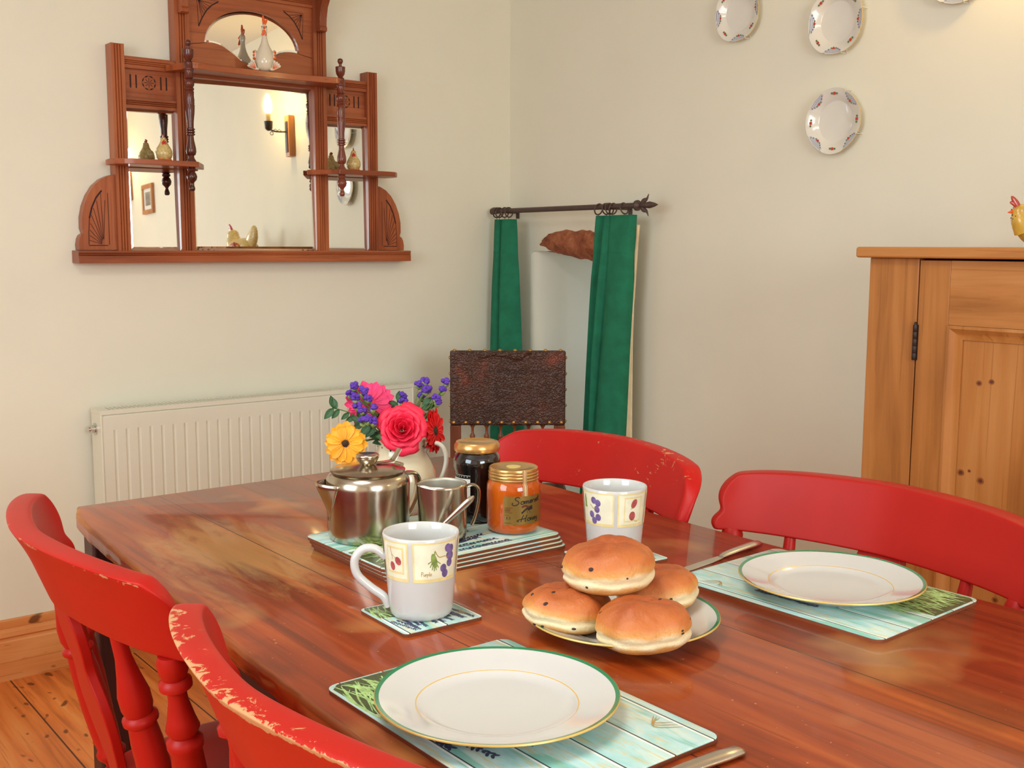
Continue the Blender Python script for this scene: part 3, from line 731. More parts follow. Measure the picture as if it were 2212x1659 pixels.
for p, q, r in (((0, 0, .132), (-.003, .002, .158), .0042), ((.001, -.001, .134), (.008, 0, .148), .0036), ((0, .002, .133), (.0, .008, .146), .0034)):
    mb.tube([p, lerp(Vector(p), Vector(q), .6), q], [r, r*1.05, r*.55], 10)
mb.blob((-.003, .002, .158), .0028, .0028, .003, 8, 6); mb.blob((.008, 0, .148), .0028, .0028, .003, 8, 6)
mb.build('comb', 'orange_glaze', ck, smooth=60)
mb = MB(); mb.blob((.001, -.010, .124), .0042, .007, .004, 10, 8); mb.build('beak', 'orange_glaze', ck)
mb = MB()
for sx in (-1, 1): mb.tube([(0, -.009, .118), (sx*.003, -.010, .108), (sx*.006, -.010, .102)], [.003, .0034, .0026], 8)
mb.build('wattle', 'orange_glaze', ck, smooth=60)
mb = MB()
for sx in (-1, 1): mb.blob((sx*.0062, -.005, .127), .0018, .0018, .0018, 8, 6)
mb.build('eyes', 'black', ck)
for sx in (-1, 1):
    mb = MB(); mb.blob((sx*.027, .0, .047), .006, .012, .016, 12, 8)
    for k in range(3): mb.blob((sx*.030, -.008, .055-.009*k), .004, .007, .004, 10, 6, m=1)
    mb.build('wing', ['white_glaze', 'orange_glaze'], ck, smooth=60)
    mb = MB()
    for k in (-1, 0, 1, 2):
        a = sx*(rad(30)+k*rad(17)); d = Vector((math.sin(a)*.5, -.35, .95)).normalized()
        b0 = Vector((sx*.024, -.020, .005)); d = Vector((math.sin(a), -.25, math.cos(a)*.8)).normalized()
        mb.tube([b0, b0+d*.012, b0+d*.024, b0+d*.0265], [.0042, .0040, .0034, .001], 8)
        mb.tube([b0+Vector((0, -.004, 0)), b0+d*.012+Vector((0, -.0046, 0)), b0+d*.02+Vector((0, -.0036, 0))], [.001, .001, .0007], 6, m=1)
    mb.blob((sx*.022, -.018, .005), .008, .009, .005, 10, 6)
    mb.build('foot', ['white_glaze', 'orange_glaze'], ck, smooth=60)

# ================================================================ WALL PLATES
def plate_r(th):
    """octagonal outline: four broad sides, four scalloped corners with a nick at each end"""
    a = (th % (PI/2)); c = abs(a-PI/4)          # 0 at the corner middle
    base = 1.0-.02*math.cos(4*th)*-1*.6
    if c < rad(19): base *= .988+.008*math.cos(c/rad(19)*PI*2.5)*.5
    base -= .022*math.exp(-((c-rad(20))/rad(2.2))**2)
    return base
def wall_plate(label, y, z, R, rot):
    t = thing('wall_plate', label, 'plate', (WX, y, z), 0, 'flowered china plates on the right wall')
    T = align((-1, 0, 0)) @ Matrix.Rotation(rot, 4, 'Z')
    mb = MB()
    seg = 96
    def rows_for(prof): return [[T @ Vector((r*(1 if r < .62*R else lerp(1, plate_r(2*PI*k/seg), (r-.62*R)/(.38*R)))*math.cos(2*PI*k/seg), r*(1 if r < .62*R else lerp(1, plate_r(2*PI*k/seg), (r-.62*R)/(.38*R)))*math.sin(2*PI*k/seg), h)) for k in range(seg)] for r, h in prof]
    prof = [(.55*R, .006), (.60*R, .004), (.62*R, .010), (.98*R, .021), (1.0*R, .0235), (.995*R, .0255), (.97*R, .0248), (.70*R, .0165), (.64*R, .012), (.60*R, .0108), (.2*R, .0105)]
    idx = mb.grid(rows_for(prof), closed=True, mf=lambda i, j: 1 if i in (4,) else 0)
    mb.face(idx[-1], 0); mb.face(idx[0][::-1], 0)
    def hgt(r): return lerp(.0165, .0248, (r-.70*R)/(.27*R))+.0007
    # lattice corners, roses
    for c4 in range(4):
        cc = PI/4+c4*PI/2
        A = [cc+rad(k) for k in range(-19, 20, 2)]
        rws = []
        for fr, wob in ((.975, 0), (.90, 0), (.845, 1)):
            row = []
            for th in A:
                e = abs(th-cc)/rad(19); rr = R*(fr if not wob else lerp(.79, .93, e**2)+.010*math.cos((th-cc)*26))*(lerp(1, plate_r(th), .93))
                if fr == .90: rr = R*(.975+lerp(.79, .93, e**2))/2*(lerp(1, plate_r(th), .93))
                row.append(T @ Vector((rr*math.cos(th), rr*math.sin(th), hgt(rr)+.0002)))
            rws.append(row)
        mb.grid(rws, 2)
        for th, fr, mm, s_ in ((cc, .80, 3, .06), (cc-rad(6), .79, 4, .03), (cc+rad(7), .80, 4, .03), (cc+rad(12), .84, 5, .026), (cc-rad(12), .845, 5, .026), (cc+rad(16), .89, 4, .024), (cc-rad(16), .90, 5, .022),
                               (cc+PI/4, .84, 3, .06), (cc+PI/4-rad(6), .835, 4, .04), (cc+PI/4+rad(6), .85, 4, .04)):
            c_ = Vector((R*fr*math.cos(th), R*fr*math.sin(th)))
            mb.poly([T @ Vector((c_.x+R*s_*math.cos(k*PI/4)*(1 if k % 2 else .75), c_.y+R*s_*math.sin(k*PI/4)*(1 if k % 2 else .75), hgt(R*fr)+.0009)) for k in range(8)], mm)
    mb.build('plate', ['flower_china', 'gold', 'lattice', 'rust_flower', 'leaf_transfer', 'grape'], t, smooth=40)
    mb = MB(); mb.lathe([(.5*R, 0), (.5*R, .005)], 24, 0, T); 
    mb.build('plate_back_ring', 'flower_china', t)
    for k in range(4):
        a = PI/4+rad(19)+k*PI/2-rot*0
        p = T @ Vector((R*1.0*math.cos(a), R*1.0*math.sin(a), 0)); q = T @ Vector((R*.94*math.cos(a), R*.94*math.sin(a), .026)); r_ = T @ Vector((R*1.005*math.cos(a), R*1.005*math.sin(a), .0255)); b_ = T @ Vector((R*.5*math.cos(a), R*.5*math.sin(a), .003))
        mb = MB(); mb.tube([b_, p, r_, q], .0008, 6); mb.build('hanger_wire', 'paper', t)
    return t
wall_plate('flowered octagonal plate hanging alone, lowest of the group on the right wall', 1.770, 1.512, .0835, 0)
wall_plate('flowered octagonal plate directly above the lowest plate', 1.775, 1.762, .0835, rad(42))
wall_plate('flowered octagonal plate cut by the top edge, leftmost and nearest the room corner', 2.100, 1.834, .0790, rad(50))
wall_plate('flowered octagonal plate at top right, only its bottom rim in view', 1.440, 1.833, .0835, rad(38))

# ================================================================ CURTAINS
RX = 2.372
KX = RX/2.35
rod = thing('curtain_rod', 'short dark iron curtain rod with a leafy arrowhead finial', 'curtain rod', (WX, 2.75, 1.309))
def rz_(y): return 1.3085+(3.1-y)*.004
mb = MB(); mb.tube([(RX, 3.111, rz_(3.111)), (RX, 2.397, rz_(2.397))], .0085, 16); mb.build('pole', 'bronze', rod, world=True)
mb = MB(); mb.tube([(RX, 3.125, 1.3085), (RX, 3.119, 1.3085), (RX, 3.112, 1.3085), (RX, 3.099, 1.3085)], [.006, .0115, .0115, .0095], 16); mb.build('end_cap', 'bronze', rod, world=True)
mb = MB(); mb.tube([(RX, 2.407, 1.311), (RX, 2.403, 1.311), (RX, 2.396, 1.311), (RX, 2.394, 1.311), (RX, 2.388, 1.311)], [.012, .016, .016, .011, .006], 16)
mb.tube([(RX, 2.390, 1.311), (RX, 2.367, 1.311), (RX, 2.347, 1.3115), (RX, 2.327, 1.3115), (RX, 2.314, 1.3115)], [.004, .008, .0105, .006, .001], 14)
for sz in (-1, 1):
    mb.tube(spline([(RX, 2.384, 1.311), (RX, 2.374, 1.311+sz*.012), (RX, 2.360, 1.311+sz*.018), (RX, 2.352, 1.311+sz*.033)], 4), [.002]+[.006, .0075, .0085, .008, .0075, .007, .006, .005, .004, .003, .002, .001], 8, flat=((1, 0, 0), .35))
mb.build('finial', 'bronze', rod, world=True, smooth=60)
for y in (3.10, 2.53):
    mb = MB(); mb.tube([(RX, y+.012, 1.311), (RX, y-.012, 1.311)], .0115, 16); mb.box(RX+.006, WX, y-.003, y+.003, 1.302, 1.312); mb.box(WX-.004, WX, y-.008, y+.008, 1.285, 1.315)
    mb.build('bracket', 'bronze', rod, world=True, bevel=.001)
def curtain(label, ytop, ybot, ztop, zbot, folds, seed, rings, lining=False):
    yc = (ytop[0]+ytop[1])/2
    t = thing('curtain', label, 'curtain', (RX, yc, zbot))
    rows = []; nz = 26; nf = len(folds)-1
    for i in range(nz+1):
        f = i/nz; z = lerp(ztop, zbot, f)
        y0 = lerp(ytop[0], ybot[0], f**.85); y1 = lerp(ytop[1], ybot[1], f**.85)
        pinch = 1-.05*math.exp(-((f-.12)/.05)**2)
        ym = (y0+y1)/2
        base = []
        for k, (u, d) in enumerate(folds):
            y = lerp(y0, y1, u); y = ym+(y-ym)*pinch
            amp = lerp(.55, 1.25, min(1, f*2.2))
            base.append((RX+.004+d*amp+.004*math.sin(seed+k*1.7+f*5), y+.004*math.sin(seed*2+k+f*4)*f, z))
        rows.append(spline(base, 5))
    mb = MB(); mb.grid(rows)
    o = mb.build('cloth', 'green', t, world=True, smooth=80)
    so = o.modifiers.new('thickness', 'SOLIDIFY'); so.thickness = .003; so.offset = 0
    # stitched heading line
    mb = MB(); k = 3; mb.grid([[(p[0]-.0035, p[1], p[2]+dz) for p in rows[k]] for dz in (.0012, -.0012)]); o2 = mb.build('heading_seam', 'green', t, world=True)
    for y in rings:
        mb = MB()
        R_ = .0165; mb.tube([(RX+.002*math.sin(y*90), y+R_*.28*math.sin(a), 1.302+R_*math.cos(a)) if False else (RX+R_*math.sin(a), y+.25*R_*math.cos(a)*math.sin(y*300), 1.3035+R_*math.cos(a)) for a in [2*PI*k/20 for k in range(21)]], .0022, 8)
        mb.tube([(RX, y, 1.287), (RX, y, ztop-.003)], .0010, 6)
        mb.build('curtain_ring', 'bronze', t, world=True)
    if lining:
        rows = []
        for i in range(nz+1):
            f = i/nz; z = lerp(ztop-.03, zbot-.01, f)
            y1 = lerp(ytop[1], ybot[1], f**.85); w = lerp(.0, .05, max(0, f-.25)/.75)
            rows.append([(RX+.022, y1+.06, z), (RX+.026, y1, z), (RX+.03, y1-w*.5, z), (RX+.026, y1-w, z)])
        mb = MB(); mb.grid(rows); o = mb.build('lining', 'cream_cloth', t, world=True, smooth=80)
        so = o.modifiers.new('thickness', 'SOLIDIFY'); so.thickness = .002
    return t
curtain('green curtain on the left of the recess, hanging behind the leather chair', (3.108, 3.003), (3.128, 2.953), 1.280, .30,
        [(0, .02), (.06, -.012), (.30, -.018), (.42, .008), (.48, .022), (.54, -.022), (.75, -.018), (.93, -.004), (1, .018)], 1, [3.092, 3.078, 3.048, 3.025])
curtain('wider green curtain on the right of the recess, its cream lining showing', (2.588, 2.418), (2.66, 2.475), 1.284, .30,
        [(0, .02), (.05, -.002), (.16, .012), (.24, .020), (.32, -.020), (.42, .0), (.48, -.014), (.66, -.018), (.85, -.012), (.97, -.004), (1, .02)], 2.4, [2.57, 2.535, 2.521, 2.505, 2.455], True)

# ================================================================ PINE CABINET
cb = thing('pine_cabinet', 'waxed pine cupboard with panelled doors and iron hinge against the right wall', 'cabinet', (2.25, .91, 0))
CX = 2.04; C0, C1 = .455, 1.367
mb = MB()
mb.box(CX+.018, WX, C1-.018, C1-.001, .07, 1.168); mb.box(CX+.018, WX, C0+.001, C0+.018, .07, 1.168); mb.box(WX-.012, WX-.001, C0+.018, C1-.018, .07, 1.168); mb.box(CX+.018, WX-.012, C0+.018, C1-.018, .07, .09)
mb.box(CX+.02, WX-.012, C0+.018, C1-.018, .60, .618)
mb.build('carcass', 'pine', cb, world=True)
mb = MB(); mb.box(CX, CX+.018, 1.253, C1, .07, 1.168); mb.build('face_stile', 'pine', cb, world=True, bevel=.002)
mb = MB(); mb.box(CX, CX+.018, C0, .569, .07, 1.168); mb.build('face_stile', 'pine', cb, world=True, bevel=.002)
mb = MB(); mb.box(CX+.003, CX+.018, .569, 1.253, .07, .12); mb.build('bottom_rail', 'pine_h', cb, world=True)
mb = MB(); mb.box(CX-.028, WX-.001, C0-.018, C1+.018, 1.168, 1.1905); mb.build('cabinet_top', 'pine_h', cb, world=True, bevel=.005)
mb = MB(); mb.box(CX+.01, WX-.001, C0+.005, C1-.005, 0, .07); mb.build('plinth', 'pine_h', cb, world=True)
def door(y1, y0, hinge_left):
    d = None
    mb = MB(); w = .067
    mb.box(CX, CX+.018, y1-w, y1, .122, 1.164); mb.box(CX, CX+.018, y0, y0+w, .122, 1.164)
    d = mb.build('door', 'pine', cb, world=True, bevel=.0015)
    for za, zb in ((1.036, 1.164), (.122, .25)):
        mb = MB(); mb.box(CX+.0005, CX+.018, y0+w, y1-w, za, zb); mb.build('door_rail', 'pine_h', d, world=True, bevel=.001)
    mb = MB(); mb.box(CX+.013, CX+.017, y0+w, y1-w, .25, 1.036)
    for ky, kz, kr in ((y1-.132, .925, .0065), (y1-.157, .930, .0062), (y1-.104, .742, .0078), (y1-.122, .748, .0038), (y1-.146, .732, .008), (y1-.19, .5, .007), (y1-.1, .42, .006)):
        for f, mm in ((1.0, 1), (.55, 2)): mb.poly([(CX+.0129-(.0001 if mm == 2 else 0), ky+kr*f*math.cos(q*PI/8), kz+kr*f*.9*math.sin(q*PI/8)) for q in range(16)], mm)
    mb.build('door_panel', ['pine', 'knot_rim', 'knot'], d, world=True, smooth=0)
    # mitred moulding round the panel
    prof = [(0, 0), (0, .003), (.006, .0045), (.014, -.002), (.022, -.008), (.028, -.0095), (.028, -.012)]
    mb = MB(); ya, yb_, za, zb = y1-w, y0+w, .25, 1.036
    rows = [[(CX-h, ya-a, za+a), (CX-h, yb_+a, za+a), (CX-h, yb_+a, zb-a), (CX-h, ya-a, zb-a)] for a, h in prof]
    mb.grid(rows, closed=True); mb.build('panel_moulding', 'pine', d, world=True, smooth=40)
    return d
d1 = door(1.2505, .912, True); d2 = door(.909, .572, False)
for zc in (.997, .29):
    mb = MB()
    for k in range(5): mb.lathe([(.0045, 0), (.0048, .0005), (.0048, .0135), (.0045, .0142)], 12, 0, Matrix.Translation((CX-.004, 1.252, zc-.036+k*.0145)))
    mb.lathe([(.003, 0), (.003, .004), (.001, .006)], 10, 0, Matrix.Translation((CX-.004, 1.252, zc+.036)))
    mb.box(CX-.001, CX+.002, 1.247, 1.257, zc-.036, zc+.036)
    mb.build('hinge', 'black_iron', d1, world=True)
mb = MB(); mb.lathe([(.006, 0), (.008, .01), (.015, .016), (.016, .024), (.010, .03), (0, .031)], 16, 0, align((-1, 0, 0), (CX, .945, .68))); mb.build('door_knob', 'turned', d1, world=True)
# hens on the cabinet
def cabinet_hen(label, loc, rz, s, bm='hen_yellow'):
    t = thing('hen_ornament', label, 'ornament', loc, rz)
    mb = MB()   # faces +X locally, tail at -X
    def f(p, d):
        q = p.copy(); q.z += .25*max(0, -d.x)**2*.06*s + .02*s*max(0, d.x)**2; return q
    mb.blob((0, 0, .045*s), .068*s, .042*s, .044*s, 26, 16, fn=f)
    mb.tube(spline([(.035*s, 0, .05*s), (.05*s, 0, .075*s), (.056*s, 0, .095*s), (.06*s, 0, .108*s), (.063*s, 0, .114*s)], 3), [.034*s, .032*s, .030*s, .028*s, .026*s, .023*s, .021*s, .0205*s, .020*s, .019*s, .017*s, .014*s, .006*s], 18)
    mb.tube(spline([(-.035*s, 0, .05*s), (-.065*s, 0, .085*s), (-.075*s, 0, .11*s), (-.07*s, 0, .125*s)], 3), [.03*s, .03*s, .028*s, .027*s, .025*s, .022*s, .02*s, .017*s, .012*s, .005*s], 14, flat=((0, 1, 0), .5))
    mb.build('body', bm, t, smooth=70)
    mb = MB()
    mb.tube(spline([(.058*s, 0, .104*s), (.066*s, 0, .118*s), (.074*s, 0, .130*s), (.082*s, 0, .140*s)], 3), [.007*s, .008*s, .0085*s, .009*s, .0085*s, .008*s, .007*s, .006*s, .004*s, .002*s], 10, flat=((0, 1, 0), .45))
    mb.tube(spline([(.066*s, 0, .112*s), (.075*s, 0, .120*s), (.085*s, 0, .124*s)], 3), [.006*s, .006*s, .006*s, .0055*s, .005*s, .004*s, .002*s], 10, flat=((0, 1, 0), .45))
    mb.build('comb', 'comb', t, smooth=70)
    mb = MB(); mb.lathe([(.006*s, 0), (.001*s, .014*s)], 10, 0, align((1, 0, -.2), (.076*s, 0, .098*s))); mb.build('beak', 'orange_glaze', t)
    mb = MB()
    for k in range(14):
        a = random.uniform(-1, 1); z = random.uniform(.075, .11); mb.blob((.058*s+.02*s*math.cos(a), .02*s*math.sin(a), z*s), .0014*s, .0014*s, .0014*s, 8, 6)
    mb.build('speckles', 'black', t)
    mb = MB()
    for sy in (-1, 1): mb.blob((-.008*s, sy*.036*s, .05*s), .035*s, .010*s, .024*s, 14, 10)
    mb.build('wing', 'comb', t, smooth=70)
    return t
cabinet_hen('yellow hen with terracotta comb on the cabinet, cut by the right edge of frame', (2.20, 1.092, 1.1905), rad(142), .72)
cabinet_hen('pale hen standing further along the cabinet, seen in the centre mirror', (2.30, .86, 1.1905), rad(-100), 1.5, 'hen_glaze')

# ================================================================ WALL LAMPS AND PICTURE (seen in the mirrors)
def sconce(label, y):
    t = thing('wall_lamp', label, 'lamp', (WX, y, 1.71), 0, 'candle wall lamps on the right wall')
    mb = MB(); mb.box(-.032, 0, -.026, .026, 0, .20); mb.build('back_plate', 'pine', t, bevel=.003)
    mb = MB(); mb.box(-.036, -.032, -.012, .012, .02, .17); mb.tube(spline([(-.034, 0, .12), (-.07, 0, .118), (-.10, 0, .12), (-.125, 0, .13)], 4), .004, 8)
    mb.tube([(-.06, 0, .122), (-.07, 0, .13), (-.08, 0, .122), (-.09, 0, .13), (-.10, 0, .124)], .0018, 6)
    mb.tube([(-.11+.008*math.cos(a), 0, .108+.008*math.sin(a)) for a in [k*PI/6 for k in range(13)]], .0018, 6)
    mb.lathe([(.008, .12), (.018, .13), (.021, .165), (.019, .165), (.014, .135)], 16, 0, Matrix.Translation((-.125, 0, 0)))
    mb.build('iron_arm', 'black_iron', t, smooth=50)
    mb = MB(); mb.lathe([(.011, .13), (.011, .205), (.005, .207)], 16, 0, Matrix.Translation((-.125, 0, 0))); mb.build('candle_tube', 'candle', t)
    mb = MB(); mb.lathe([(.008, .205), (.016, .222), (.018, .24), (.014, .262), (.006, .285), (.001, .296)], 18, 0, Matrix.Translation((-.125, 0, 0))); mb.build('bulb', 'bulb', t, smooth=60)
sconce('lit candle wall lamp on a wooden plate, reflected in the centre mirror', 1.15)
sconce('lit candle wall lamp beside the small framed picture, reflected in the left mirror', -1.66)
pf = thing('framed_picture', 'small grey picture in a light wooden frame, reflected in the left mirror', 'picture', (WX, -1.26, 1.59))
mb = MB()
rows = [[(-h, -w, z0) for _ in ()] for h, w, z0 in ()]
for y0, y1, z0, z1 in ((-.115, .115, 0, .028), (-.115, .115, .17, .198), (-.115, -.088, .028, .17), (.088, .115, .028, .17)): mb.box(-.018, 0, y0, y1, z0, z1)
mb.build('frame', 'pine', pf, bevel=.002)
mb = MB(); mb.box(-.010, -.002, -.088, .088, .028, .17); mb.build('mount', 'paper', pf)
mb = MB(); mb.box(-.0108, -.010, -.055, .055, .055, .145); mb.build('print', 'art', pf)

# ================================================================ TABLE
tb = thing('farmhouse_table', 'long dark red-brown wooden table with a worn light edge, laid for breakfast', 'table', (.9, .9, 0))
L_ = [(.540, 1.842), (.523, 1.790), (.512, 1.70), (.500, 1.52), (.489, 1.35), (.480, 1.15), (.473, 1.02), (.467, .88), (.462, .747), (.456, .5), (.45, .3), (.44, -.16)]
Ld = []
for (a, b), (c, d) in zip(L_, L_[1:]):
    n = max(2, int(abs(b-d)/.012))
    for k in range(n):
        f = k/n; Ld.append((lerp(a, c, f)+.0016*noise.noise(Vector((lerp(b, d, f)*40, 3, 0))), lerp(b, d, f)))
Ld.append(L_[-1])
out = [(1.278, 1.842)]+Ld+[(1.285, -.16), (1.272, .62), (1.267, 1.1), (1.27, 1.45)]
mb = MB()
n = len(out)
def inset(pts, d):
    cx, cy = .88, .84
    res = []
    for i, p in enumerate(pts):
        a = Vector(pts[i-1]); b = Vector(p); c = Vector(pts[(i+1) % len(pts)])
        e1 = (b-a).normalized(); e2 = (c-b).normalized(); nn = Vector((-e1.y, e1.x))+Vector((-e2.y, e2.x))
        if nn.length < 1e-6: nn = Vector((-e1.y, e1.x))
        res.append(tuple(b+nn.normalized()*d))
    return res
sm = [(x, y) for x, y in out]
i1 = inset(sm, .0045); i2 = inset(sm, .001)
jit = [.0009*noise.noise(Vector((p[0]*60, p[1]*60, 1))) for p in out]
idx = mb.grid([[(x, y, TZ-.026) for x, y in i1], [(x, y, TZ-.022) for x, y in sm], [(x, y, TZ-.0065+jit[i]) for i, (x, y) in enumerate(sm)], [(x, y, TZ-.0022+jit[i]*.5) for i, (x, y) in enumerate(i2)], [(x, y, TZ) for x, y in i1]],
              closed=True, mf=lambda i, j: 2 if i == 0 else (0 if i < 1 else (1 if i >= 1 and i < 4 and i != 1 else 2)))
mb.face(idx[-1], 0); mb.face(idx[0][::-1], 2)
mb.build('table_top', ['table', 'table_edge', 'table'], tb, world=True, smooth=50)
mb = MB()
mb.box(.572, .597, -.1, 1.79, TZ-.13, TZ-.027); mb.box(1.19, 1.215, -.1, 1.79, TZ-.13, TZ-.027); mb.box(.597, 1.19, 1.765, 1.79, TZ-.13, TZ-.027); mb.box(.597, 1.19, -.1, -.075, TZ-.13, TZ-.027)
mb.build('apron', 'table_dark', tb, world=True, bevel=.002)
for x, y in ((.536, 1.752), (1.165, 1.735), (.52, -.1), (1.165, -.1)):
    mb = MB()
    mb.box(x, x+.05, y, y+.05, 0, TZ-.027); mb.build('leg', 'table_dark', tb, world=True, bevel=.006)

# ================================================================ RED CHAIRS
# local frame: origin on the floor under the seat, the sitter faces +Y, the back is at -Y
TOPZ = .838
def crest_pts(u, v, side, style=0):
    half = interp([(0, .93), (.2, .97), (.45, 1.0), (.62, 1.0), (.8, .96), (.92, .85), (1, .70)] if style == 1 else [(0, .914), (.10, .98), (.22, .985), (.34, .90), (.45, .94), (.62, 1.0), (.8, .988), (.92, .93), (1, .845)], v)
    q = u*half; e = abs(q); w, D = .265, .090
    z = lerp(TOPZ-.100-[.002, .012, .006][style]*e*e, TOPZ-[.020, .034, .012][style]*e**2.2+(.004 if style == 2 else 0), v)
    def plan(q):
        a = q*PI/2*.92
        return w*math.sin(a)/math.sin(PI/2*.92), D*(1-math.cos(abs(a)))**.76
    X, Y = plan(q); X2, Y2 = plan(q+1e-3*(1 if q <= 0 else 1)); X1, Y1 = plan(q-1e-3)
    tx, ty = X2-X1, Y2-Y1; L = math.hypot(tx, ty); nx, ny = -ty/L, tx/L
    th = .022+.006*max(0, v-.6)/.4
    k = th/2 if side > 0 else -th/2-.004*max(0, v-.7)/.3
    return Vector((X+nx*k, Y+ny*k-.232-.04*v, z))
def red_chair(label, loc, rotz, pm, seatmat='red', amt=1.0, style=0):
    t = thing('kitchen_chair', label, 'chair', loc, rotz, 'red painted spindle-back chairs round the table')
    NU, NV = 26, 10
    mb = MB(); us = [-1+2*i/NU for i in range(NU+1)]; vs = [0, .05, .14, .24, .34, .44, .6, .76, .88, .96, 1]
    F = [[mb.pt(crest_pts(u, v, 1, style)) for u in us] for v in vs]
    B = [[mb.pt(crest_pts(u, v, -1, style)) for u in us] for v in vs]
    n, m_ = len(vs), len(us)
    for i in range(n-1):
        for j in range(m_-1):
            mb.face((F[i][j], F[i][j+1], F[i+1][j+1], F[i+1][j])); mb.face((B[i][j+1], B[i][j], B[i+1][j], B[i+1][j+1]))
        mb.face((F[i][0], F[i+1][0], B[i+1][0], B[i][0])); mb.face((F[i+1][-1], F[i][-1], B[i][-1], B[i+1][-1]))
    for j in range(m_-1):
        mb.face((F[0][j+1], F[0][j], B[0][j], B[0][j+1])); mb.face((F[-1][j], F[-1][j+1], B[-1][j+1], B[-1][j]))
    for j in range(m_):
        for k, w in ((-1, .75), (-2, 1.2), (-3, .4), (-4, .1)): mb.w[B[k][j]] = w*amt; mb.w[F[k][j]] = (.5, .3, .2, .1)[-k-1]*amt
    for i in range(n):
        mb.w[B[i][0]] = mb.w[B[i][-1]] = .5*amt; mb.w[F[i][0]] = mb.w[F[i][-1]] = .35*amt
    o = mb.build('crest_rail', pm, t, smooth=180, sub=2)
    # seat
    mb = MB(); P = []
    for k in range(40):
        a = 2*PI*k/40; sx = math.cos(a); sy = math.sin(a)
        P.append((.205*math.copysign(abs(sx)**.62, sx)*(1 if sy > 0 else .94), .195*math.copysign(abs(sy)**.62, sy)+.01))
    rows = [[(x*k, y*k, z) for x, y in P] for k, z in ((.90, .412), (.985, .420), (1, .434), (.985, .446), (.93, .449), (.7, .442), (.35, .440))]
    idx = mb.grid(rows, closed=True); mb.face(idx[-1]); mb.face(idx[0][::-1])
    mb.build('seat', seatmat, t, smooth=60)
    def arc(s, v, front=0): return (crest_pts(s, v, 1, style)+crest_pts(s, v, -1, style))/2
    # spindles: shape given as (radius, fraction of height)
    big = [(.011, 0), (.017, .05), (.014, .09), (.018, .2), (.0185, .4), (.016, .58), (.0185, .6), (.0185, .63), (.013, .65), (.0175, .68), (.0145, .72), (.010, .8), (.0095, .84), (.0165, .86), (.0165, .885), (.012, .90), (.015, .93), (.0155, .97), (.013, 1)]
    mid = [(.009, 0), (.011, .05), (.017, .08), (.018, .10), (.0145, .12), (.0165, .2), (.0175, .35), (.0165, .52), (.0145, .6), (.0185, .615), (.0185, .635), (.014, .65), (.0165, .68), (.0165, .74), (.012, .82), (.0085, .9), (.0075, 1)]
    slim = [(.008, 0), (.010, .08), (.008, .12), (.012, .135), (.008, .15), (.0115, .3), (.0125, .42), (.0095, .56), (.014, .575), (.014, .595), (.0085, .61), (.0125, .72), (.0095, .80), (.0135, .815), (.008, .83), (.0075, .9), (.0125, .96), (.013, 1)]
    big = [(r*1.12, f) for r, f in big]; mid = [(r*1.15, f) for r, f in mid]
    def turned(p, q, prof, name, seg=18, mm=pm):
        p = Vector(p); q = Vector(q); L = (q-p).length; T = align(q-p, p)
        mb = MB(); mb.lathe([(r, f*L) for r, f in prof], seg, 0, T); return mb.build(name, mm, t, smooth=50)
    for s_, prof, nm, k, kz in ((-.80, big, 'post', .86, 1.15), (.80, big, 'post', .86, 1.15), (-.43, mid, 'spindle', .8, 1), (.43, mid, 'spindle', .8, 1)):
        top = arc(s_, .03); x = top.x*.86; yb = -.165+.0*abs(x)
        base = Vector((x, -.158+abs(x)*.12, .446))
        turned(base, top, prof, nm)
    # centre splat: a shaped flat board
    top = arc(0, .04); zt = top.z; z0 = .446
    mb = MB(); hw = [(0, .030), (.06, .036), (.13, .038), (.18, .030), (.24, .026), (.30, .034), (.42, .047), (.52, .050), (.60, .046), (.66, .036), (.70, .030), (.74, .032), (.80, .040), (.90, .044), (1, .034)]
    rf, rb = [], []
    for i in range(33):
        f = i/32; w = interp(hw, f); z = lerp(z0, zt, f); y = lerp(-.160, top.y, f)
        rf.append([(-w, y+.007, z), (0, y+.006, z), (w, y+.007, z)]); rb.append([(-w, y-.006, z), (0, y-.007, z), (w, y-.006, z)])
    rows = [a+b[::-1] for a, b in zip(rf, rb)]
    idx = mb.grid(rows, closed=True); mb.face(idx[0][::-1]); mb.face(idx[-1])
    mb.build('splat', pm, t, smooth=40, bevel=.002)
    leg = [(.013, 0), (.017, .04), (.020, .12), (.016, .2), (.021, .215), (.016, .23), (.020, .35), (.023, .5), (.016, .66), (.022, .68), (.016, .70), (.018, .8), (.020, .93), (.018, 1)]
    for sx in (-1, 1):
        for sy in (-1, 1): turned((sx*.19, sy*.175+.01, 0), (sx*.145, sy*.135+.01, .415), leg, 'leg', mm=pm)
        turned((sx*.175, -.145, .17), (sx*.175, .165, .17), slim, 'stretcher', 12)
    turned((-.175, .01, .17), (.175, .01, .17), slim, 'stretcher', 12)
    return t
# facing +X (left side of the table): rotz = -90 ; facing -X (right side): rotz = +90
red_chair('red spindle-back chair on the left of the table, nearest the radiator', (.622, 1.388, 0), rad(-92.5), 'red', 'red', .85, 2)
red_chair('red chair with the most chipped top rail, at the bottom left corner', (.618, .787, 0), rad(-90), 'red_worn', 'seat_dark', 1.1, 2)
red_chair('red chair behind the honey jar and rear mug, its rail flecked with chips', (1.142, 1.468, 0), rad(92), 'red_fleck', 'red', .15, 1)
red_chair('red chair on the right of the table, in front of the pine cupboard', (1.182, .903, 0), rad(91), 'red', 'red', .2)

# ================================================================ LEATHER-BACKED CHAIR
lc = thing('leather_chair', 'old oak side chair with studded embossed leather back in the corner', 'chair', (2.12, 2.62, 0), rad(180-38.3+1.5))
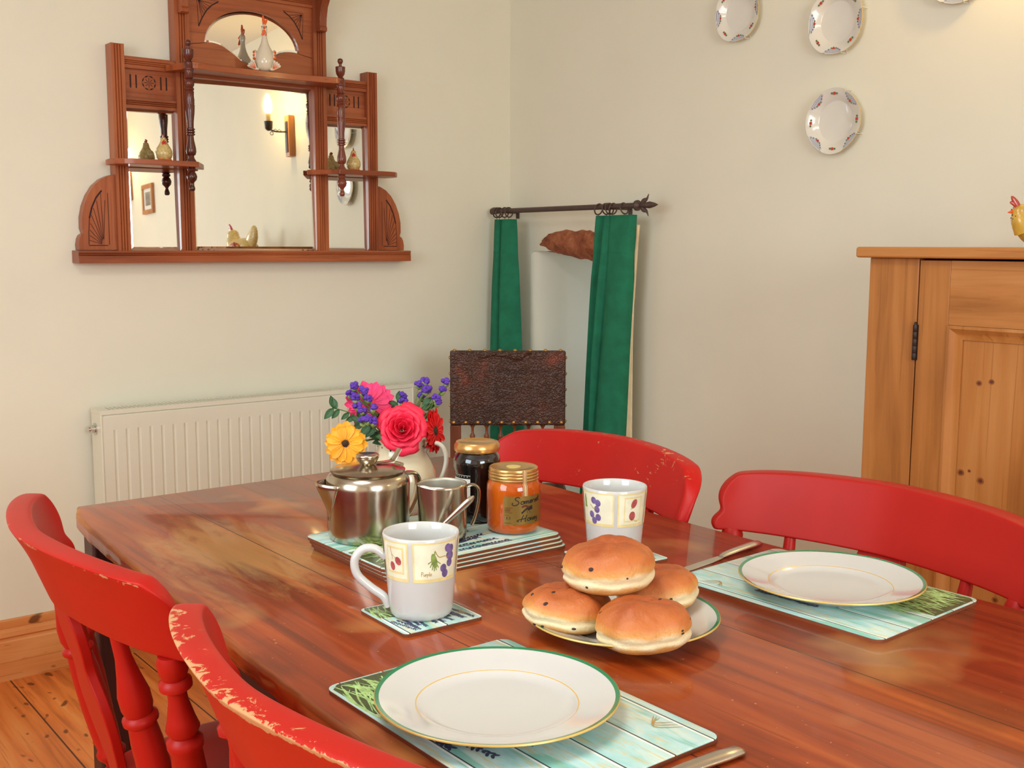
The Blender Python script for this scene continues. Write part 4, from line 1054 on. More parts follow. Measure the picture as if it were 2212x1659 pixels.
# local: front toward -Y... the back panel stands at y=+.0 facing the room
PW, PZ0, PZ1 = .180, .632, .866
def lrot(): pass
loc_back = Vector((2.107, 2.689, 0)); inv = WM[lc.name].inverted(); yb = (inv @ loc_back).y; xb = (inv @ loc_back).x
mb = MB(); mb.box(xb-PW, xb+PW, yb-.014, yb+.014, PZ0, PZ1); mb.build('leather_back', 'leather', lc, bevel=.006, bseg=3)
mb = MB()
hs = yb+.0145
for (x0, x1, z0, z1) in ((-.118, .112, PZ0+.060, PZ0+.0615), (-.118, .112, PZ0+.064, PZ0+.065), (-.118, .112, PZ1-.062, PZ1-.0605), (-.118, .112, PZ1-.067, PZ1-.066), (-.118, -.117, PZ0+.06, PZ1-.06), (.111, .112, PZ0+.06, PZ1-.06)):
    mb.box(xb+x0, xb+x1, hs, hs+.0012, z0, z1)
mb.build('tooled_border', 'leather', lc)
mb = MB(); rws = []
for i in range(19):
    f = i/18; x = xb+lerp(-.03, .12, f) if False else xb-.075+.165*f; dpt = .022+.006*math.sin(f*7)-.012*(f < .12)
    rws.append([(x, hs-.0005, PZ1-.003), (x, hs+.0028, PZ1-.008), (x+.004, hs+.0034, PZ1-.5*dpt), (x+.006*math.sin(f*9), hs+.0022, PZ1-dpt), (x, hs-.001, PZ1-dpt-.002)])
mb.grid(rws); mb.build('torn_leather_flap', 'leather', lc, smooth=60)
def stud(p, d, r=.0058):
    mb = MB(); mb.lathe([(r, 0), (r*.95, .0015), (r*.6, .004), (0, .0052)], 10, 0, align(d, p), cap=(True, False)); mb.build('stud', 'lid_gold', lc)
for k in range(10): stud((xb-PW+.012+k*(2*PW-.024)/9, yb+.014, PZ0+.010), (0, 1, 0))
for k in range(8): stud((xb-PW+.016+k*(2*PW-.03)/7, yb, PZ1), (0, 0, 1), .0065)
for sx in (-1, 1):
    for k in range(5): stud((xb+sx*PW, yb, PZ0+.012+k*.05), (sx, 0, 0), .006)
for sx in (-1, 1):
    mb = MB(); mb.box(xb+sx*PW-(.034 if sx > 0 else 0), xb+sx*PW+(.034 if sx < 0 else 0), yb-.016, yb+.012, 0, PZ0); mb.build('back_post', 'leather_wood', lc, bevel=.003)
for k in range(6):
    mb = MB(); mb.lathe([(.009, 0), (.005, .006), (.0045, .02), (.008, .03), (.0085, .036), (.004, .045), (.004, .06), (.007, .066), (.0105, .070)], 12, 0, Matrix.Translation((xb-.11+k*.044, yb, PZ0-.070))); mb.build('back_spindle', 'leather_wood', lc, smooth=50)
mb = MB(); mb.box(xb-PW+.034, xb+PW-.034, yb-.012, yb+.012, PZ0-.095, PZ0-.070); mb.build('lower_back_rail', 'leather_wood', lc, bevel=.002)
mb = MB(); mb.box(xb-PW, xb+PW, yb+.012, yb+.33, .40, .45); mb.build('seat', 'leather', lc, bevel=.008)
for sx in (-1, 1):
    mb = MB(); mb.box(xb+sx*(PW-.017)-.017, xb+sx*(PW-.017)+.017, yb+.296, yb+.33, 0, .40); mb.build('front_leg', 'leather_wood', lc, bevel=.003)
mb = MB(); mb.box(xb-PW+.034, xb+PW-.034, yb+.30, yb+.325, .16, .20); mb.build('front_stretcher', 'leather_wood', lc, bevel=.002)

# ================================================================ PLACEMATS
MT = .0048
def rrect(L, W_, r, n=5):
    P = []
    for cx, cy, a0 in ((L/2-r, W_/2-r, 0), (-L/2+r, W_/2-r, 90), (-L/2+r, -W_/2+r, 180), (L/2-r, -W_/2+r, 270)):
        for k in range(n+1): a = rad(a0+90*k/n); P.append((cx+r*math.cos(a), cy+r*math.sin(a)))
    return P
def placemat(name, label, cat, loc, rz, L, W_, seed, group, design=True, k=1.0):
    rnd = random.Random(seed)
    mb = MB(); P = rrect(L, W_, .012*k)
    I = rrect(L-.001, W_-.001, .0118*k)
    idx = mb.grid([[(x, y, 0) for x, y in P], [(x, y, MT-.0009) for x, y in P], [(x, y, MT-.0003) for x, y in P], [(x, y, MT) for x, y in I]], closed=True, mf=lambda i, j: 1 if i < 1 else 0)
    mb.face(idx[-1], 0); mb.face(idx[0][::-1], 1)
    z = MT
    lv = [0]
    def rib(pts, w, m):
        lv[0] += 1; zz = z+.00008+.0000012*lv[0]; pts = spline([(a, b, 0) for a, b in pts], 4); n = len(pts)
        lft, rgt = [], []
        for i, p in enumerate(pts):
            d = (pts[min(i+1, n-1)]-pts[max(i-1, 0)]).normalized(); nn = Vector((-d.y, d.x, 0)); ww = w*math.sin(PI*(.08+.92*i/(n-1)))**.6/2 if n > 2 else w/2
            lft.append((*(p+nn*ww).xy, zz)); rgt.append((*(p-nn*ww).xy, zz))
        mb.grid([lft, rgt], m)
    def inside(x, y, e=.003): return abs(x) < L/2-e and abs(y) < W_/2-e
    # dark ground behind the stems at the head corner
    hx, hy = L/2, W_/2
    mb.poly([(hx-.003, hy-.012*k, z+.00005), (hx-.012*k, hy-.003, z+.00005), (hx-.085*k, hy-.006*k, z+.00005), (hx-.10*k, hy-.05*k, z+.00005), (hx-.06*k, hy-.105*k, z+.00005), (hx-.003, hy-.10*k, z+.00005)][::-1], 3)
    for q in range(int(75*k)):
        y0 = hy-.004-rnd.random()*.115*k; x0 = hx-.004-rnd.random()*.03*k
        ang = PI+rnd.uniform(-.45, .45); ln = rnd.uniform(.03, .10)*k
        p1 = (x0+math.cos(ang)*ln*.5, y0+math.sin(ang)*ln*.5+rnd.uniform(-.008, .008)*k); p2 = (x0+math.cos(ang)*ln, y0+math.sin(ang)*ln)
        p1 = (max(-hx+.003, min(hx-.003, p1[0])), max(-hy+.003, min(hy-.003, p1[1]))); p2 = (p2[0], max(-hy+.003, min(hy-.003, p2[1])))
        if inside(x0, y0): rib([(x0, y0), p1, p2], rnd.uniform(.0014, .0028)*max(.7, k), 2)
    for q in range(12):   # lavender spikes
        y0 = hy-.018*k-q*.0145*k; x0 = hx-.10*k-rnd.random()*.03*k; ln = rnd.uniform(.06, .09)*k; sl = rnd.uniform(-.25, .15)
        for w_ in range(16):
            f = w_/15; x = x0-ln*f; y = y0+sl*ln*f
            for sg in (-1, 1):
                a = PI+sg*rnd.uniform(.4, .9); l2 = rnd.uniform(.005, .010)*k
                if inside(x+math.cos(a)*l2, y+math.sin(a)*l2): rib([(x, y), (x+math.cos(a)*l2, y+math.sin(a)*l2)], .0034*k, 4)
    # worn grey knots of the printed boards
    for cx_, cy_ in ((-hx+.05*k, -hy+.022*k),):
        for q in range(3): rib([(cx_-.016*k+q*.006*k, cy_-.008*k), (cx_+.0*k+q*.003*k, cy_+.012*k-q*.003*k), (cx_+.018*k-q*.004*k, cy_-.006*k)], .0011, 5)
    o = mb.build(name, ['mat', 'cork', 'grass_print', 'grass_dark', 'lav_print', 'print_line'], smooth=30)
    o.location = loc; o.rotation_euler = (0, 0, rz)
    tag(o, label, cat, group)
    return o
placemat('placemat', 'teal lavender-print placemat under the empty plate nearest the camera', 'placemat', (.604, .761, TZ), rad(90), .31, .222, 3, 'lavender-print placemats')
placemat('placemat', 'teal lavender-print placemat under the empty plate on the right', 'placemat', (1.138, .812, TZ), rad(-88), .30, .222, 5, 'lavender-print placemats')
off = [(.004, -.009), (.002, -.006), (.001, -.003), (0, 0)]
nm = ['bottom placemat of the stack under the teapot', 'second placemat from the bottom of the stack under the teapot', 'third placemat from the bottom of the stack under the teapot', 'top placemat of the stack, standing under the teapot and jars']
for k in range(4):
    placemat('placemat', nm[k], 'placemat', (.868+off[k][0], 1.278+off[k][1], TZ+k*MT), rad(180-[.8, .5, .2, -.3][k]), .298, .216, 11+k, 'lavender-print placemats')
placemat('coaster', 'square teal lavender-print coaster under the front mug', 'coaster', (.688, 1.041, TZ), rad(88), .105, .105, 21, 'lavender-print coasters', k=.5)
placemat('coaster', 'square teal coaster under the rear mug, mostly hidden by the buns', 'coaster', (1.037, 1.080, TZ), rad(85), .105, .105, 22, 'lavender-print coasters', k=.5)
ST = TZ+4*MT

# ================================================================ DINNER PLATES
def dinner_plate(label, x, y, z, R=.1125):
    k = R/.1125
    prof = [(.0, .0035), (.058, .003), (.062, 0), (.066, .0005), (.070, .005), (.085, .0105), (.108, .0165), (.1125, .0190),
            (.1125, .0200), (.1118, .0208), (.1080, .0199), (.1060, .0192), (.0905, .0148), (.0765, .0112), (.0752, .0108), (.0742, .0103), (.068, .0075), (.060, .0062), (.0, .0060)]
    mats = [0]*7+[2, 2, 1, 1]+[0]*2+[0, 2, 0, 0, 0, 0]
    mats[9] = 1; mats[10] = 0; mats[7] = 2
    mb = MB(); mb.lathe([(r*k, h) for r, h in prof], 96, 0, None, mats, cap=(False, False))
    o = mb.build('dinner_plate', ['white_china', 'china_green', 'gold'], smooth=50); o.location = (x, y, z)
    return tag(o, label, 'plate', 'green-rimmed white dinner plates')
dinner_plate('empty white plate with green and gold rim, nearest the camera', .590, .767, TZ+MT)
dinner_plate('empty white plate with green and gold rim, on the right placemat', 1.136, .798, TZ+MT)
dinner_plate('white plate with green and gold rim under the pile of buns', .8445, .866, TZ, .109)

# ================================================================ BUNS
def bun(label, loc, rx, ry, h, seed, rz=0, tilt=(0, 0)):
    rnd = random.Random(seed)
    mb = MB(); seg, rings = 56, 36; rows = []; ws = []
    T = Matrix.Rotation(rz, 4, 'Z') @ Matrix.Rotation(tilt[0], 4, 'X') @ Matrix.Rotation(tilt[1], 4, 'Y')
    split = .38
    for i in range(rings+1):
        v = i/rings; a = -PI/2+PI*v; row = []
        for k in range(seg):
            b = 2*PI*k/seg
            cr = abs(math.cos(a))**.62; z = math.copysign(abs(math.sin(a))**.9, math.sin(a))
            z = z*(.55 if z > 0 else .42)*h + .42*h
            z1_ = z
            n = noise.fractal(Vector((cr*math.cos(b)*1.3+seed, cr*math.sin(b)*1.3, z*1.1)), .8, 2, 4)
            # crease where the halves meet
            wob = .03*math.sin(b*3+seed)+.02*math.sin(b*7+seed*2)
            zz = z/h
            cz_ = math.exp(-((zz-split-wob)/.045)**2)
            r = cr*(1+.07*n)*(1-.06*cz_)
            dent = 1-.02*max(0, math.sin(b*2+seed))*(v > .7)
            p = Vector((r*rx*math.cos(b), r*ry*math.sin(b), z*dent+.006*n*max(0, v-.45)*1.8))
            row.append(T @ p); ws.append(max(0, min(1, zz+wob*.6)))
        rows.append(row)
    idx = mb.grid(rows, closed=True)
    q = 0
    for r_ in idx:
        for i in r_: mb.w[i] = ws[q]; q += 1
    for k in range(9):
        b = rnd.uniform(0, 2*PI); v = rnd.choice([.38, .4, .55, .65, .75, .9]) + rnd.uniform(-.03, .03)
        i = int(v*rings); j = int(b/(2*PI)*seg) % seg; p = rows[i][j]; c = T @ Vector((0, 0, .42*h)); d = (p-c).normalized()
        s_ = rnd.uniform(.0018, .0034)
        mb.blob(p-d*s_*.8, s_*rnd.uniform(1, 1.8), s_, s_*.8, 8, 6, 1)
    o = mb.build('fruit_bun', ['bun', 'raisin'], smooth=70); o.location = loc
    return tag(o, label, 'bun', 'currant buns piled on the plate')
PB = TZ+.0066
bun('currant bun on top of the pile', (.828, .872, PB+.043), .0520, .048, .056, 2, rad(-38), (rad(3), rad(-3)))
bun('currant bun at the left of the pile', (.784, .893, PB+.001), .050, .045, .048, 5, rad(-38), (rad(0), rad(4)))
bun('currant bun at the front of the pile, lowest in the photo', (.812, .800, PB+.001), .0520, .047, .051, 9, rad(-38), (rad(2), rad(-4)))
bun('currant bun at the back right, half hidden behind the others', (.908, .868, PB+.002), .048, .046, .050, 13, rad(-38), (rad(-3), rad(-10)))

# ================================================================ MUGS
def cyl(cx, th, z, r):
    """point on a round body; th measured from the side facing the camera, positive to the right"""
    d = FD*math.cos(th)+RD*math.sin(th); return Vector((d.x*r, d.y*r, z))
def mug(label, loc, handle_th, panels, H=.098, R=.0445, rb=.036):
    t = thing('mug', label, 'mug', loc, 0, 'fruit-print mugs')
    rad_at = lambda z: interp([(0, rb-.004), (.004, rb), (.012, rb+.0012), (H*.5, lerp(rb, R, .52)), (H, R)], z)
    mb = MB()
    prof = [(0, .003), (rb-.007, .002), (rb-.005, 0), (rb-.003, .0005), (rb, .004)]+[(rad_at(H*k/12), H*k/12) for k in range(1, 12)]+[(R, H-.0012), (R-.0008, H), (R-.0022, H), (R-.003, H-.0015)]+[(rad_at(H*k/8)-.0032, H*k/8) for k in range(7, 0, -1)]+[(rb-.008, .006), (0, .0055)]
    mb.lathe(prof, 144, cap=(False, False))
    lv = [0]
    def patch(t0, t1, z0, z1, m, n=14):
        lv[0] += 1; e = .0002+.000008*lv[0]
        k = max(2, int(abs(t1-t0)/rad(1.5)))
        mb.grid([[cyl(0, rad_(lerp(t0, t1, i/k)), lerp(z0, z1, j/4), rad_at(lerp(z0, z1, j/4))+e) for i in range(k+1)] for j in range(5)], m)
    rad_ = lambda x: x
    def spot(tc, zc, rt_, rz2, m, rot=0):
        lv[0] += 1; e = .0003+.000008*lv[0]; P = []
        for k in range(16):
            a = 2*PI*k/16; dx = rt_*math.cos(a); dz = rz2*math.sin(a); x = dx*math.cos(rot)-dz*math.sin(rot); zz = dx*math.sin(rot)+dz*math.cos(rot)
            P.append(cyl(0, tc+x/R, zc+zz, rad_at(zc+zz)+e))
        c = mb.pt(cyl(0, tc, zc, rad_at(zc)+e+.0001)); ids = [mb.pt(p) for p in P]
        for k in range(16): mb.face((c, ids[k], ids[(k+1) % 16]), m)
    def line(pts, w, m):
        lv[0] += 1; e = .0003+.000008*lv[0]; pts = spline([(a, b, 0) for a, b in pts], 4); A, B_ = [], []
        for i, p in enumerate(pts):
            d = (pts[min(i+1, len(pts)-1)]-pts[max(i-1, 0)]); d = Vector((d.x*R, d.y)); d.normalize(); nn = Vector((-d.y, d.x))*w/2
            for s_, o_ in ((1, A), (-1, B_)): o_.append(cyl(0, p.x+s_*nn.x/R, p.y+s_*nn.y, rad_at(p.y+s_*nn.y)+e))
        mb.grid([A, B_], m)
    zt, zb = H-.0035, H-.050
    for (t0, t1, kind) in panels:
        t0, t1 = rad(t0), rad(t1)
        patch(t0, t1, zb, zt, 1); patch(t0+.05, t1-.05, zb+.004, zt-.002, 2)
        w = t1-t0; tc = (t0+t1)/2
        if kind == 'berry':
            patch(t0+w*.18, t1-w*.14, zb+.009, zt-.006, 1); patch(t0+w*.22, t1-w*.2, zb+.0115, zt-.0085, 2)
            zc = (zb+zt)/2
            line([(tc-.12, zc+.016), (tc-.08, zc+.008), (tc-.05, zc+.002)], .0007, 6); line([(tc-.08, zc+.008), (tc+.05, zc+.004)], .0006, 6)
            spot(tc-.07, zc-.006, .0040, .0052, 3, .2); spot(tc+.14, zc+.001, .0042, .0052, 3, .6)
        elif kind == 'berry2':
            patch(t0+w*.2, t1-w*.2, zb+.007, zt-.005, 1); patch(t0+w*.23, t1-w*.23, zb+.009, zt-.007, 2)
            zc = (zb+zt)/2
            spot(tc+.02, zc+.009, .0045, .0068, 3, -.5); spot(tc-.03, zc-.008, .0052, .0064, 3, 0)
            line([(tc-.1, zc+.002), (tc-.03, zc+.003)], .0006, 5); line([(tc+.0, zc-.012), (tc+.12, zc-.016), (tc+.2, zc-.0165)], .0006, 5)
        elif kind in ('grape', 'grape2'):
            zc = (zb+zt)/2
            g0 = tc+w*.24 if kind == 'grape' else tc+w*.02
            sx = 1
            for a, b in ((-.02, .015), (.10, .0135), (.04, .006), (.11, .005), (.07, -.003), (-.14, -.008), (-.08, -.0145)) if kind == 'grape' else ((-.1, .012), (.06, .009), (.02, .0), (.06, -.011), (-.2, -.008), (-.1, -.016)):
                spot(g0+a, zc+b, .0046, .0050, 4, .3)
            line([(g0-.42, zc+.014), (g0-.30, zc+.006), (g0-.12, zc+.006), (g0, zc+.004)] if kind == 'grape' else [(g0-.25, zc+.006), (g0-.12, zc+.001), (g0, zc+.002)], .0009, 6)
            if kind == 'grape':
                for q in range(7): line([(g0-.42, zc+.013), (g0-.46+q*.01, zc+.004), (g0-.60+q*.06, zc-.001-.009*math.sin(q*.5))], .0011, 5)
                spot(g0-.43, zc+.002, .0036, .009, 5, .25)
                # handwritten word Purple
                W0 = tc-w*.33; zz = zb+.008; s_ = .0048
                for stroke in word('Purple'):
                    line([(W0+a*s_/R, zz+b*s_) for a, b in stroke], .0005, 6)
            else:
                for q in range(4): line([(t0+.14, zc+.018), (t0+.12+q*.02, zc+.008), (t0+.11+q*.03, zc)], .002, 5)
    mb.build('mug_body', ['white_china', 'flesh_yellow', 'flesh_pale', 'berry', 'grape', 'print_leaf', 'print_line'], t, smooth=50)
    # handle
    d = FD*math.cos(handle_th)+RD*math.sin(handle_th)
    def hp(a, z): return Vector((d.x*a, d.y*a, z))
    mb = MB()
    pts = spline([hp(R-.004, H*.70), hp(R+.008, H*.80), hp(R+.022, H*.80), hp(R+.0315, H*.68), hp(R+.029, H*.50), hp(R+.014, H*.34), hp(R-.001, H*.22), hp(R-.0065, H*.10)], 5)
    mb.tube(pts, [.0050]*len(pts), 14, flat=((d.y, -d.x, 0), 1.15))
    mb.build('handle', 'white_china', t, smooth=60)
    return t
# handwriting strokes, unit-height letters
GL = {
 'S': [[(.9, 1.25), (.6, 1.45), (.25, 1.3), (.25, 1.0), (.6, .7), (.75, .35), (.45, .0), (.0, -.05), (-.25, .25), (-.1, .5)]],
 'o': [[(.35, .55), (.1, .5), (.0, .2), (.2, 0), (.45, .15), (.45, .4), (.3, .55), (.55, .5)]],
 'm': [[(0, .5), (.05, 0), (.1, .35), (.25, .52), (.32, .35), (.32, 0), (.42, .4), (.58, .52), (.65, .3), (.66, .0), (.78, .08)]],
 'e': [[(0, .2), (.3, .32), (.32, .5), (.12, .5), (.02, .22), (.15, 0), (.4, .1)]],
 'r': [[(0, .5), (.06, 0), (.1, .35), (.25, .52), (.38, .45)]],
 's': [[(.3, .5), (.1, .45), (.12, .3), (.28, .2), (.22, 0), (0, .03)]],
 't': [[(.15, .95), (.12, .2), (.25, 0), (.38, .08)], [(-.02, .6), (.34, .62)]],
 'H': [[(-.5, .1), (-.8, .3), (-.5, .5), (.1, .55), (.6, .65)], [(.2, 1.35), (-.1, .6), (-.2, 0)], [(.75, 1.3), (.5, .5), (.45, .05), (.6, 0)]],
 'n': [[(0, .5), (.04, 0), (.1, .35), (.28, .52), (.34, .3), (.34, 0), (.48, .08)]],
 'y': [[(0, .5), (.06, .1), (.22, .02), (.34, .2), (.38, .5)], [(.38, .5), (.34, -.2), (.2, -.5), (.0, -.4)]],
 'P': [[(.05, 1.05), (0, 0)], [(-.05, 1.0), (.35, 1.05), (.45, .75), (.05, .5)]],
 'u': [[(0, .5), (.02, .1), (.15, 0), (.3, .15), (.33, .5)], [(.33, .5), (.35, 0), (.42, .05)]],
 'p': [[(0, .5), (-.02, -.4)], [(0, .45), (.2, .5), (.3, .25), (.05, .05)]],
 'l': [[(.1, 1.0), (.02, .3), (.1, 0), (.2, .05)]],
}
ADV = {'S': 1.05, 'o': .58, 'm': .85, 'e': .45, 'r': .42, 's': .38, 't': .42, 'H': .8, 'n': .52, 'y': .5, 'P': .6, 'u': .5, 'p': .45, 'l': .28}
def word(w):
    x = 0; out = []
    for ch in w:
        for st in GL[ch]: out.append([(a+x, b) for a, b in st])
        x += ADV[ch]
    return out
mug('white fruit-print mug on the coaster at the front, handle to the left', (.688, 1.040, TZ+MT), rad(-82), [(-66, -15, 'berry'), (-8, 70, 'grape'), (78, 130, 'berry'), (138, 215, 'grape'), (222, 285, 'berry')])
mug('white fruit-print mug standing behind the buns, no handle in view', (1.037, 1.083, TZ+MT), rad(172), [(-78, -6, 'grape2'), (0, 62, 'berry2'), (68, 140, 'grape2'), (205, 275, 'berry2')], H=.098)

# ================================================================ TEAPOT
tp = thing('teapot', 'stainless steel teapot with hinged lid, left on the placemat stack', 'teapot', (.786, 1.322, ST))
mb = MB()
mb.lathe([(0, .001), (.050, .0005), (.054, .002), (.0565, .008), (.0575, .018), (.0585, .060), (.0590, .076), (.0585, .084), (.0555, .0905), (.050, .0945), (.0465, .0955)], 72, cap=(False, False))
mb.build('pot_body', 'steel', tp, smooth=60)
lid = MB(); lid.lathe([(.048, .0950), (.0525, .0965), (.0528, .0978), (.050, .0992), (.030, .1025), (.010, .104), (0, .1042)], 64, cap=(False, False)); lid = lid.build('lid', 'steel', tp, smooth=40)
mb = MB(); mb.lathe([(.0075, .103), (.0085, .104), (.0125, .108), (.0158, .114), (.0165, .118), (.0150, .1198), (.0, .1185)], 32, cap=(False, False)); mb.build('lid_knob', 'steel', lid, smooth=60)
# spout: a folded V lip on the left (camera's left, slightly to the front)
sd = (FD*math.cos(rad(-62))+RD*math.sin(rad(-62))); sn = Vector((-sd.y, sd.x, 0))
mb = MB(); rows = []
for i in range(9):
    f = i/8; z = lerp(.030, .083, f); w = lerp(.003, .030, f); out_ = lerp(.057, .0775, f**1.3)
    row = []
    for k in range(-6, 7):
        u = k/6; ang = u*w/.058
        bd = (sd*math.cos(ang)+sn*math.sin(ang)); rr = lerp(out_, .0585, abs(u)**1.15)
        row.append(Vector((bd.x*rr, bd.y*rr, z+(.003*(1-abs(u)) if i == 8 else 0))))
    rows.append(row)
mb.grid(rows); o = mb.build('spout', 'steel', tp, smooth=60); so = o.modifiers.new('thickness', 'SOLIDIFY'); so.thickness = .0009
# handle on the right, slightly behind, a bent steel strap
hd = (FD*math.cos(rad(130))+RD*math.sin(rad(130)))
def hp(a, z): return (hd.x*a, hd.y*a, z)
mb = MB(); pts = spline([hp(.055, .082), hp(.070, .084), hp(.082, .080), hp(.086, .066), hp(.081, .044), hp(.070, .026), hp(.062, .020), hp(.0575, .022)], 4)
mb.tube(pts, .0030, 12, flat=((hd.y, -hd.x, 0), 2.6)); mb.build('handle', 'steel', tp, smooth=60)
mb = MB(); pts = spline([hp(.014, .1055), hp(.036, .105), hp(.044, .1075), hp(.054, .121)], 3); mb.tube(pts, .0013, 10, flat=((hd.y, -hd.x, 0), 5.0)); 
mb.tube([Vector(hp(.053, .099))+Vector((hd.y, -hd.x, 0))*s_*.008 for s_ in (-1, 1)], .003, 10); mb.build('lid_hinge_lever', 'steel', tp, smooth=60)

# ================================================================ MILK JUG (steel)
cj = thing('milk_jug', 'small open stainless steel milk jug between the teapot and the jars', 'jug', (.866, 1.253, ST))
mb = MB(); rows = []
sa = -58
def jr(th, z):
    r = interp([(0, .030), (.004, .0335), (.02, .0345), (.055, .0345), (.080, .034)], z)
    dth = (th-rad(sa)+PI) % (2*PI)-PI
    return r+.0065*math.exp(-(dth/.32)**2)*max(0, (z-.02)/.06)**1.4
for z in (0, .002, .006, .014, .025, .038, .05, .06, .07, .076, .080):
    rows.append([cyl(0, 2*PI*k/64, z+(.0025*math.exp(-((((2*PI*k/64)-rad(sa)+PI) % (2*PI)-PI)/.4)**2) if z > .07 else 0), jr(2*PI*k/64, z)) for k in range(64)])
idx = mb.grid(rows, closed=True); mb.face(idx[0][::-1])
o = mb.build('jug_body', 'steel', cj, smooth=60); so = o.modifiers.new('thickness', 'SOLIDIFY'); so.thickness = .0012; so.offset = -1; o.data.materials.append(M['steel_inner']); so.material_offset = 1
hd = (FD*math.cos(rad(98))+RD*math.sin(rad(98)))
mb = MB(); pts = spline([hp(.032, .073), hp(.043, .076), hp(.051, .070), hp(.051, .052), hp(.046, .030), hp(.041, .018)], 4); mb.tube(pts, .0022, 12, flat=((hd.y, -hd.x, 0), 3.2)); mb.build('handle', 'steel', cj, smooth=60)

# spoon leaning between the mug and the jug
sp = thing('teaspoon', 'steel teaspoon propped in front of the milk jug, handle raised to the right', 'spoon', (.84, 1.19, ST))
b0 = Vector((.789, 1.208, ST+.004)); b1 = Vector((.873, 1.188, ST+.071))
mb = MB(); pts = [lerp(b0, b1, f) for f in (0.12, .3, .5, .7, .85, .95, 1.0)]
mb.tube(pts, [.0018, .0019, .0024, .0032, .0038, .0036, .0014], 14, flat=((-.5, -.5, .6), 2.0)); 
for i in range(1): pass
mb.build('spoon_handle', 'steel_dull', sp, world=True, smooth=60)
mb = MB(); mb.blob(b0-Vector((.006, -.002, .0)), .018, .012, .0035, 18, 10, T=Matrix.Rotation(rad(-17), 4, 'Z')); mb.build('spoon_bowl', 'steel_dull', sp, world=True, smooth=60)

# ================================================================ JARS
jm = thing('jam_jar', 'tall glass jar of nearly black jam with a gold lid, behind the honey', 'jar', (.969, 1.311, ST))
mb = MB(); mb.lathe([(0, .003), (.028, .0005), (.032, .003), (.0345, .010), (.035, .020), (.0325, .030), (.0325, .074), (.035, .082), (.0352, .092), (.033, .100), (.029, .105), (.0285, .110)], 56, cap=(False, True))
mb.build('jar_glass', 'jam', jm, smooth=60)
mb = MB(); mb.lathe([(.031, .1055), (.0335, .106), (.0345, .109), (.0342, .115), (.0315, .1195), (.029, .120), (.0275, .1190), (.018, .1192), (.0170, .1186), (0, .1188)], 56, cap=(True, False)); mb.build('lid', 'lid_gold', jm, smooth=40)
mb = MB(); rr = .0328
mb.grid([[cyl(0, rad(a), z, rr) for a in range(-100, -12, 6)] for z in (.034, .073)], 0)
mb.grid([[cyl(0, rad(a), z, rr+.0002) for a in range(-100, -12, 6)] for z in (.068, .0725)], 1)
for a in range(-70, -16, 9): p = cyl(0, rad(a), .0702, rr+.0004); q = cyl(0, rad(a+2), .0702, rr+.0004); mb.grid([[p, q], [p+Vector((0, 0, .0012)), q+Vector((0, 0, .0012))]], 0)
mb.build('paper_label', ['paper', 'black'], jm, smooth=60)
hj = thing('honey_jar', 'glass jar of orange honey with gold lid and brown label', 'jar', (.974, 1.229, ST))
mb = MB(); mb.lathe([(0, .004), (.026, .004), (.033, .0015), (.0365, .004), (.0385, .010), (.0392, .018), (.0392, .062), (.0385, .070), (.0350, .077), (.0335, .080), (.0335, .088)], 64, cap=(False, True)); mb.build('honey_filled_glass', 'honey', hj, smooth=60)
mb = MB(); mb.lathe([(.0325, .0765), (.0362, .077), (.0366, .0785), (.0358, .0800), (.0366, .0818), (.0366, .0832), (.0356, .0848), (.0364, .0864), (.0364, .0876), (.0355, .0888), (.0358, .0915), (.0352, .0936), (.0340, .0944), (.0325, .0936), (.020, .0934), (0, .0934)], 64, cap=(True, False))
mb.lathe([(.0105, .0935), (.0105, .0941), (0, .0941)], 28, 1, None, cap=(False, False))
mb.build('lid', ['lid_gold', 'bun_sticker'], hj, smooth=40)
mb = MB(); rr = .0395
mb.grid([[cyl(0, rad(a), z, rr) for a in range(-20, 106, 5)] for z in (.017, .035, .058)], 0)
def jl(pts, w, m, e=.0003, r=rr):
    pts = spline([(a, b, 0) for a, b in pts], 4); A, B_ = [], []
    for i, p in enumerate(pts):
        d = (pts[min(i+1, len(pts)-1)]-pts[max(i-1, 0)]); d.normalize(); nn = Vector((-d.y, d.x))*w/2
        for s_, o_ in ((1, A), (-1, B_)): o_.append(cyl(0, (p.x+s_*nn.x)/r, p.y+s_*nn.y, r+e))
    mb.grid([A, B_], m)
for st in word('Somerset'): jl([(.0005+a*.0098, .0455+b*.0076+a*.0008) for a, b in st], .0013, 1)
for st in word('Honey'): jl([(.013+a*.0098, .0212+b*.007+a*.0008) for a, b in st], .0012, 1)
# the bee, stroke by stroke
for q in range(5): jl([(.012+q*.0018, .0335+q*.0016), (.0165+q*.0018, .0375+q*.001)], .0022, 1)
for q in range(4): jl([(.022+q*.002, .0425+q*.0004), (.0225+q*.002, .037+q*.0004)], .0022, 1)
jl([(.012, .0425), (.018, .044), (.024, .0415)], .0026, 2); jl([(.0205, .037), (.0215, .033)], .0005, 1); jl([(.024, .037), (.026, .033)], .0005, 1)
for q, (zq, wq) in enumerate(((.0415, .012), (.0395, .0085), (.038, .008), (.0365, .0075), (.0345, .011), (.031, .006), (.0195, .0095))):
    jl([(-.0125, zq), (-.0125+wq, zq)], .0006, 2)
jl([(-.010, .0275), (-.0085, .0285), (-.0098, .0255), (-.0078, .0255)], .0006, 1); jl([(-.0065, .0282), (-.0048, .0282), (-.0048, .0255), (-.0065, .0255)], .0006, 1)
mb.build('label', ['label_gold', 'ink', 'turned'], hj, smooth=60)
mb = MB()
def sp_(a): return FD*math.cos(rad(a))+RD*math.sin(rad(a))
strip = [(.0352, .0945), (.0368, .092), (.0372, .077), (.0365, .0745), (.0388, .071), (.0397, .064), (.0399, .058)]
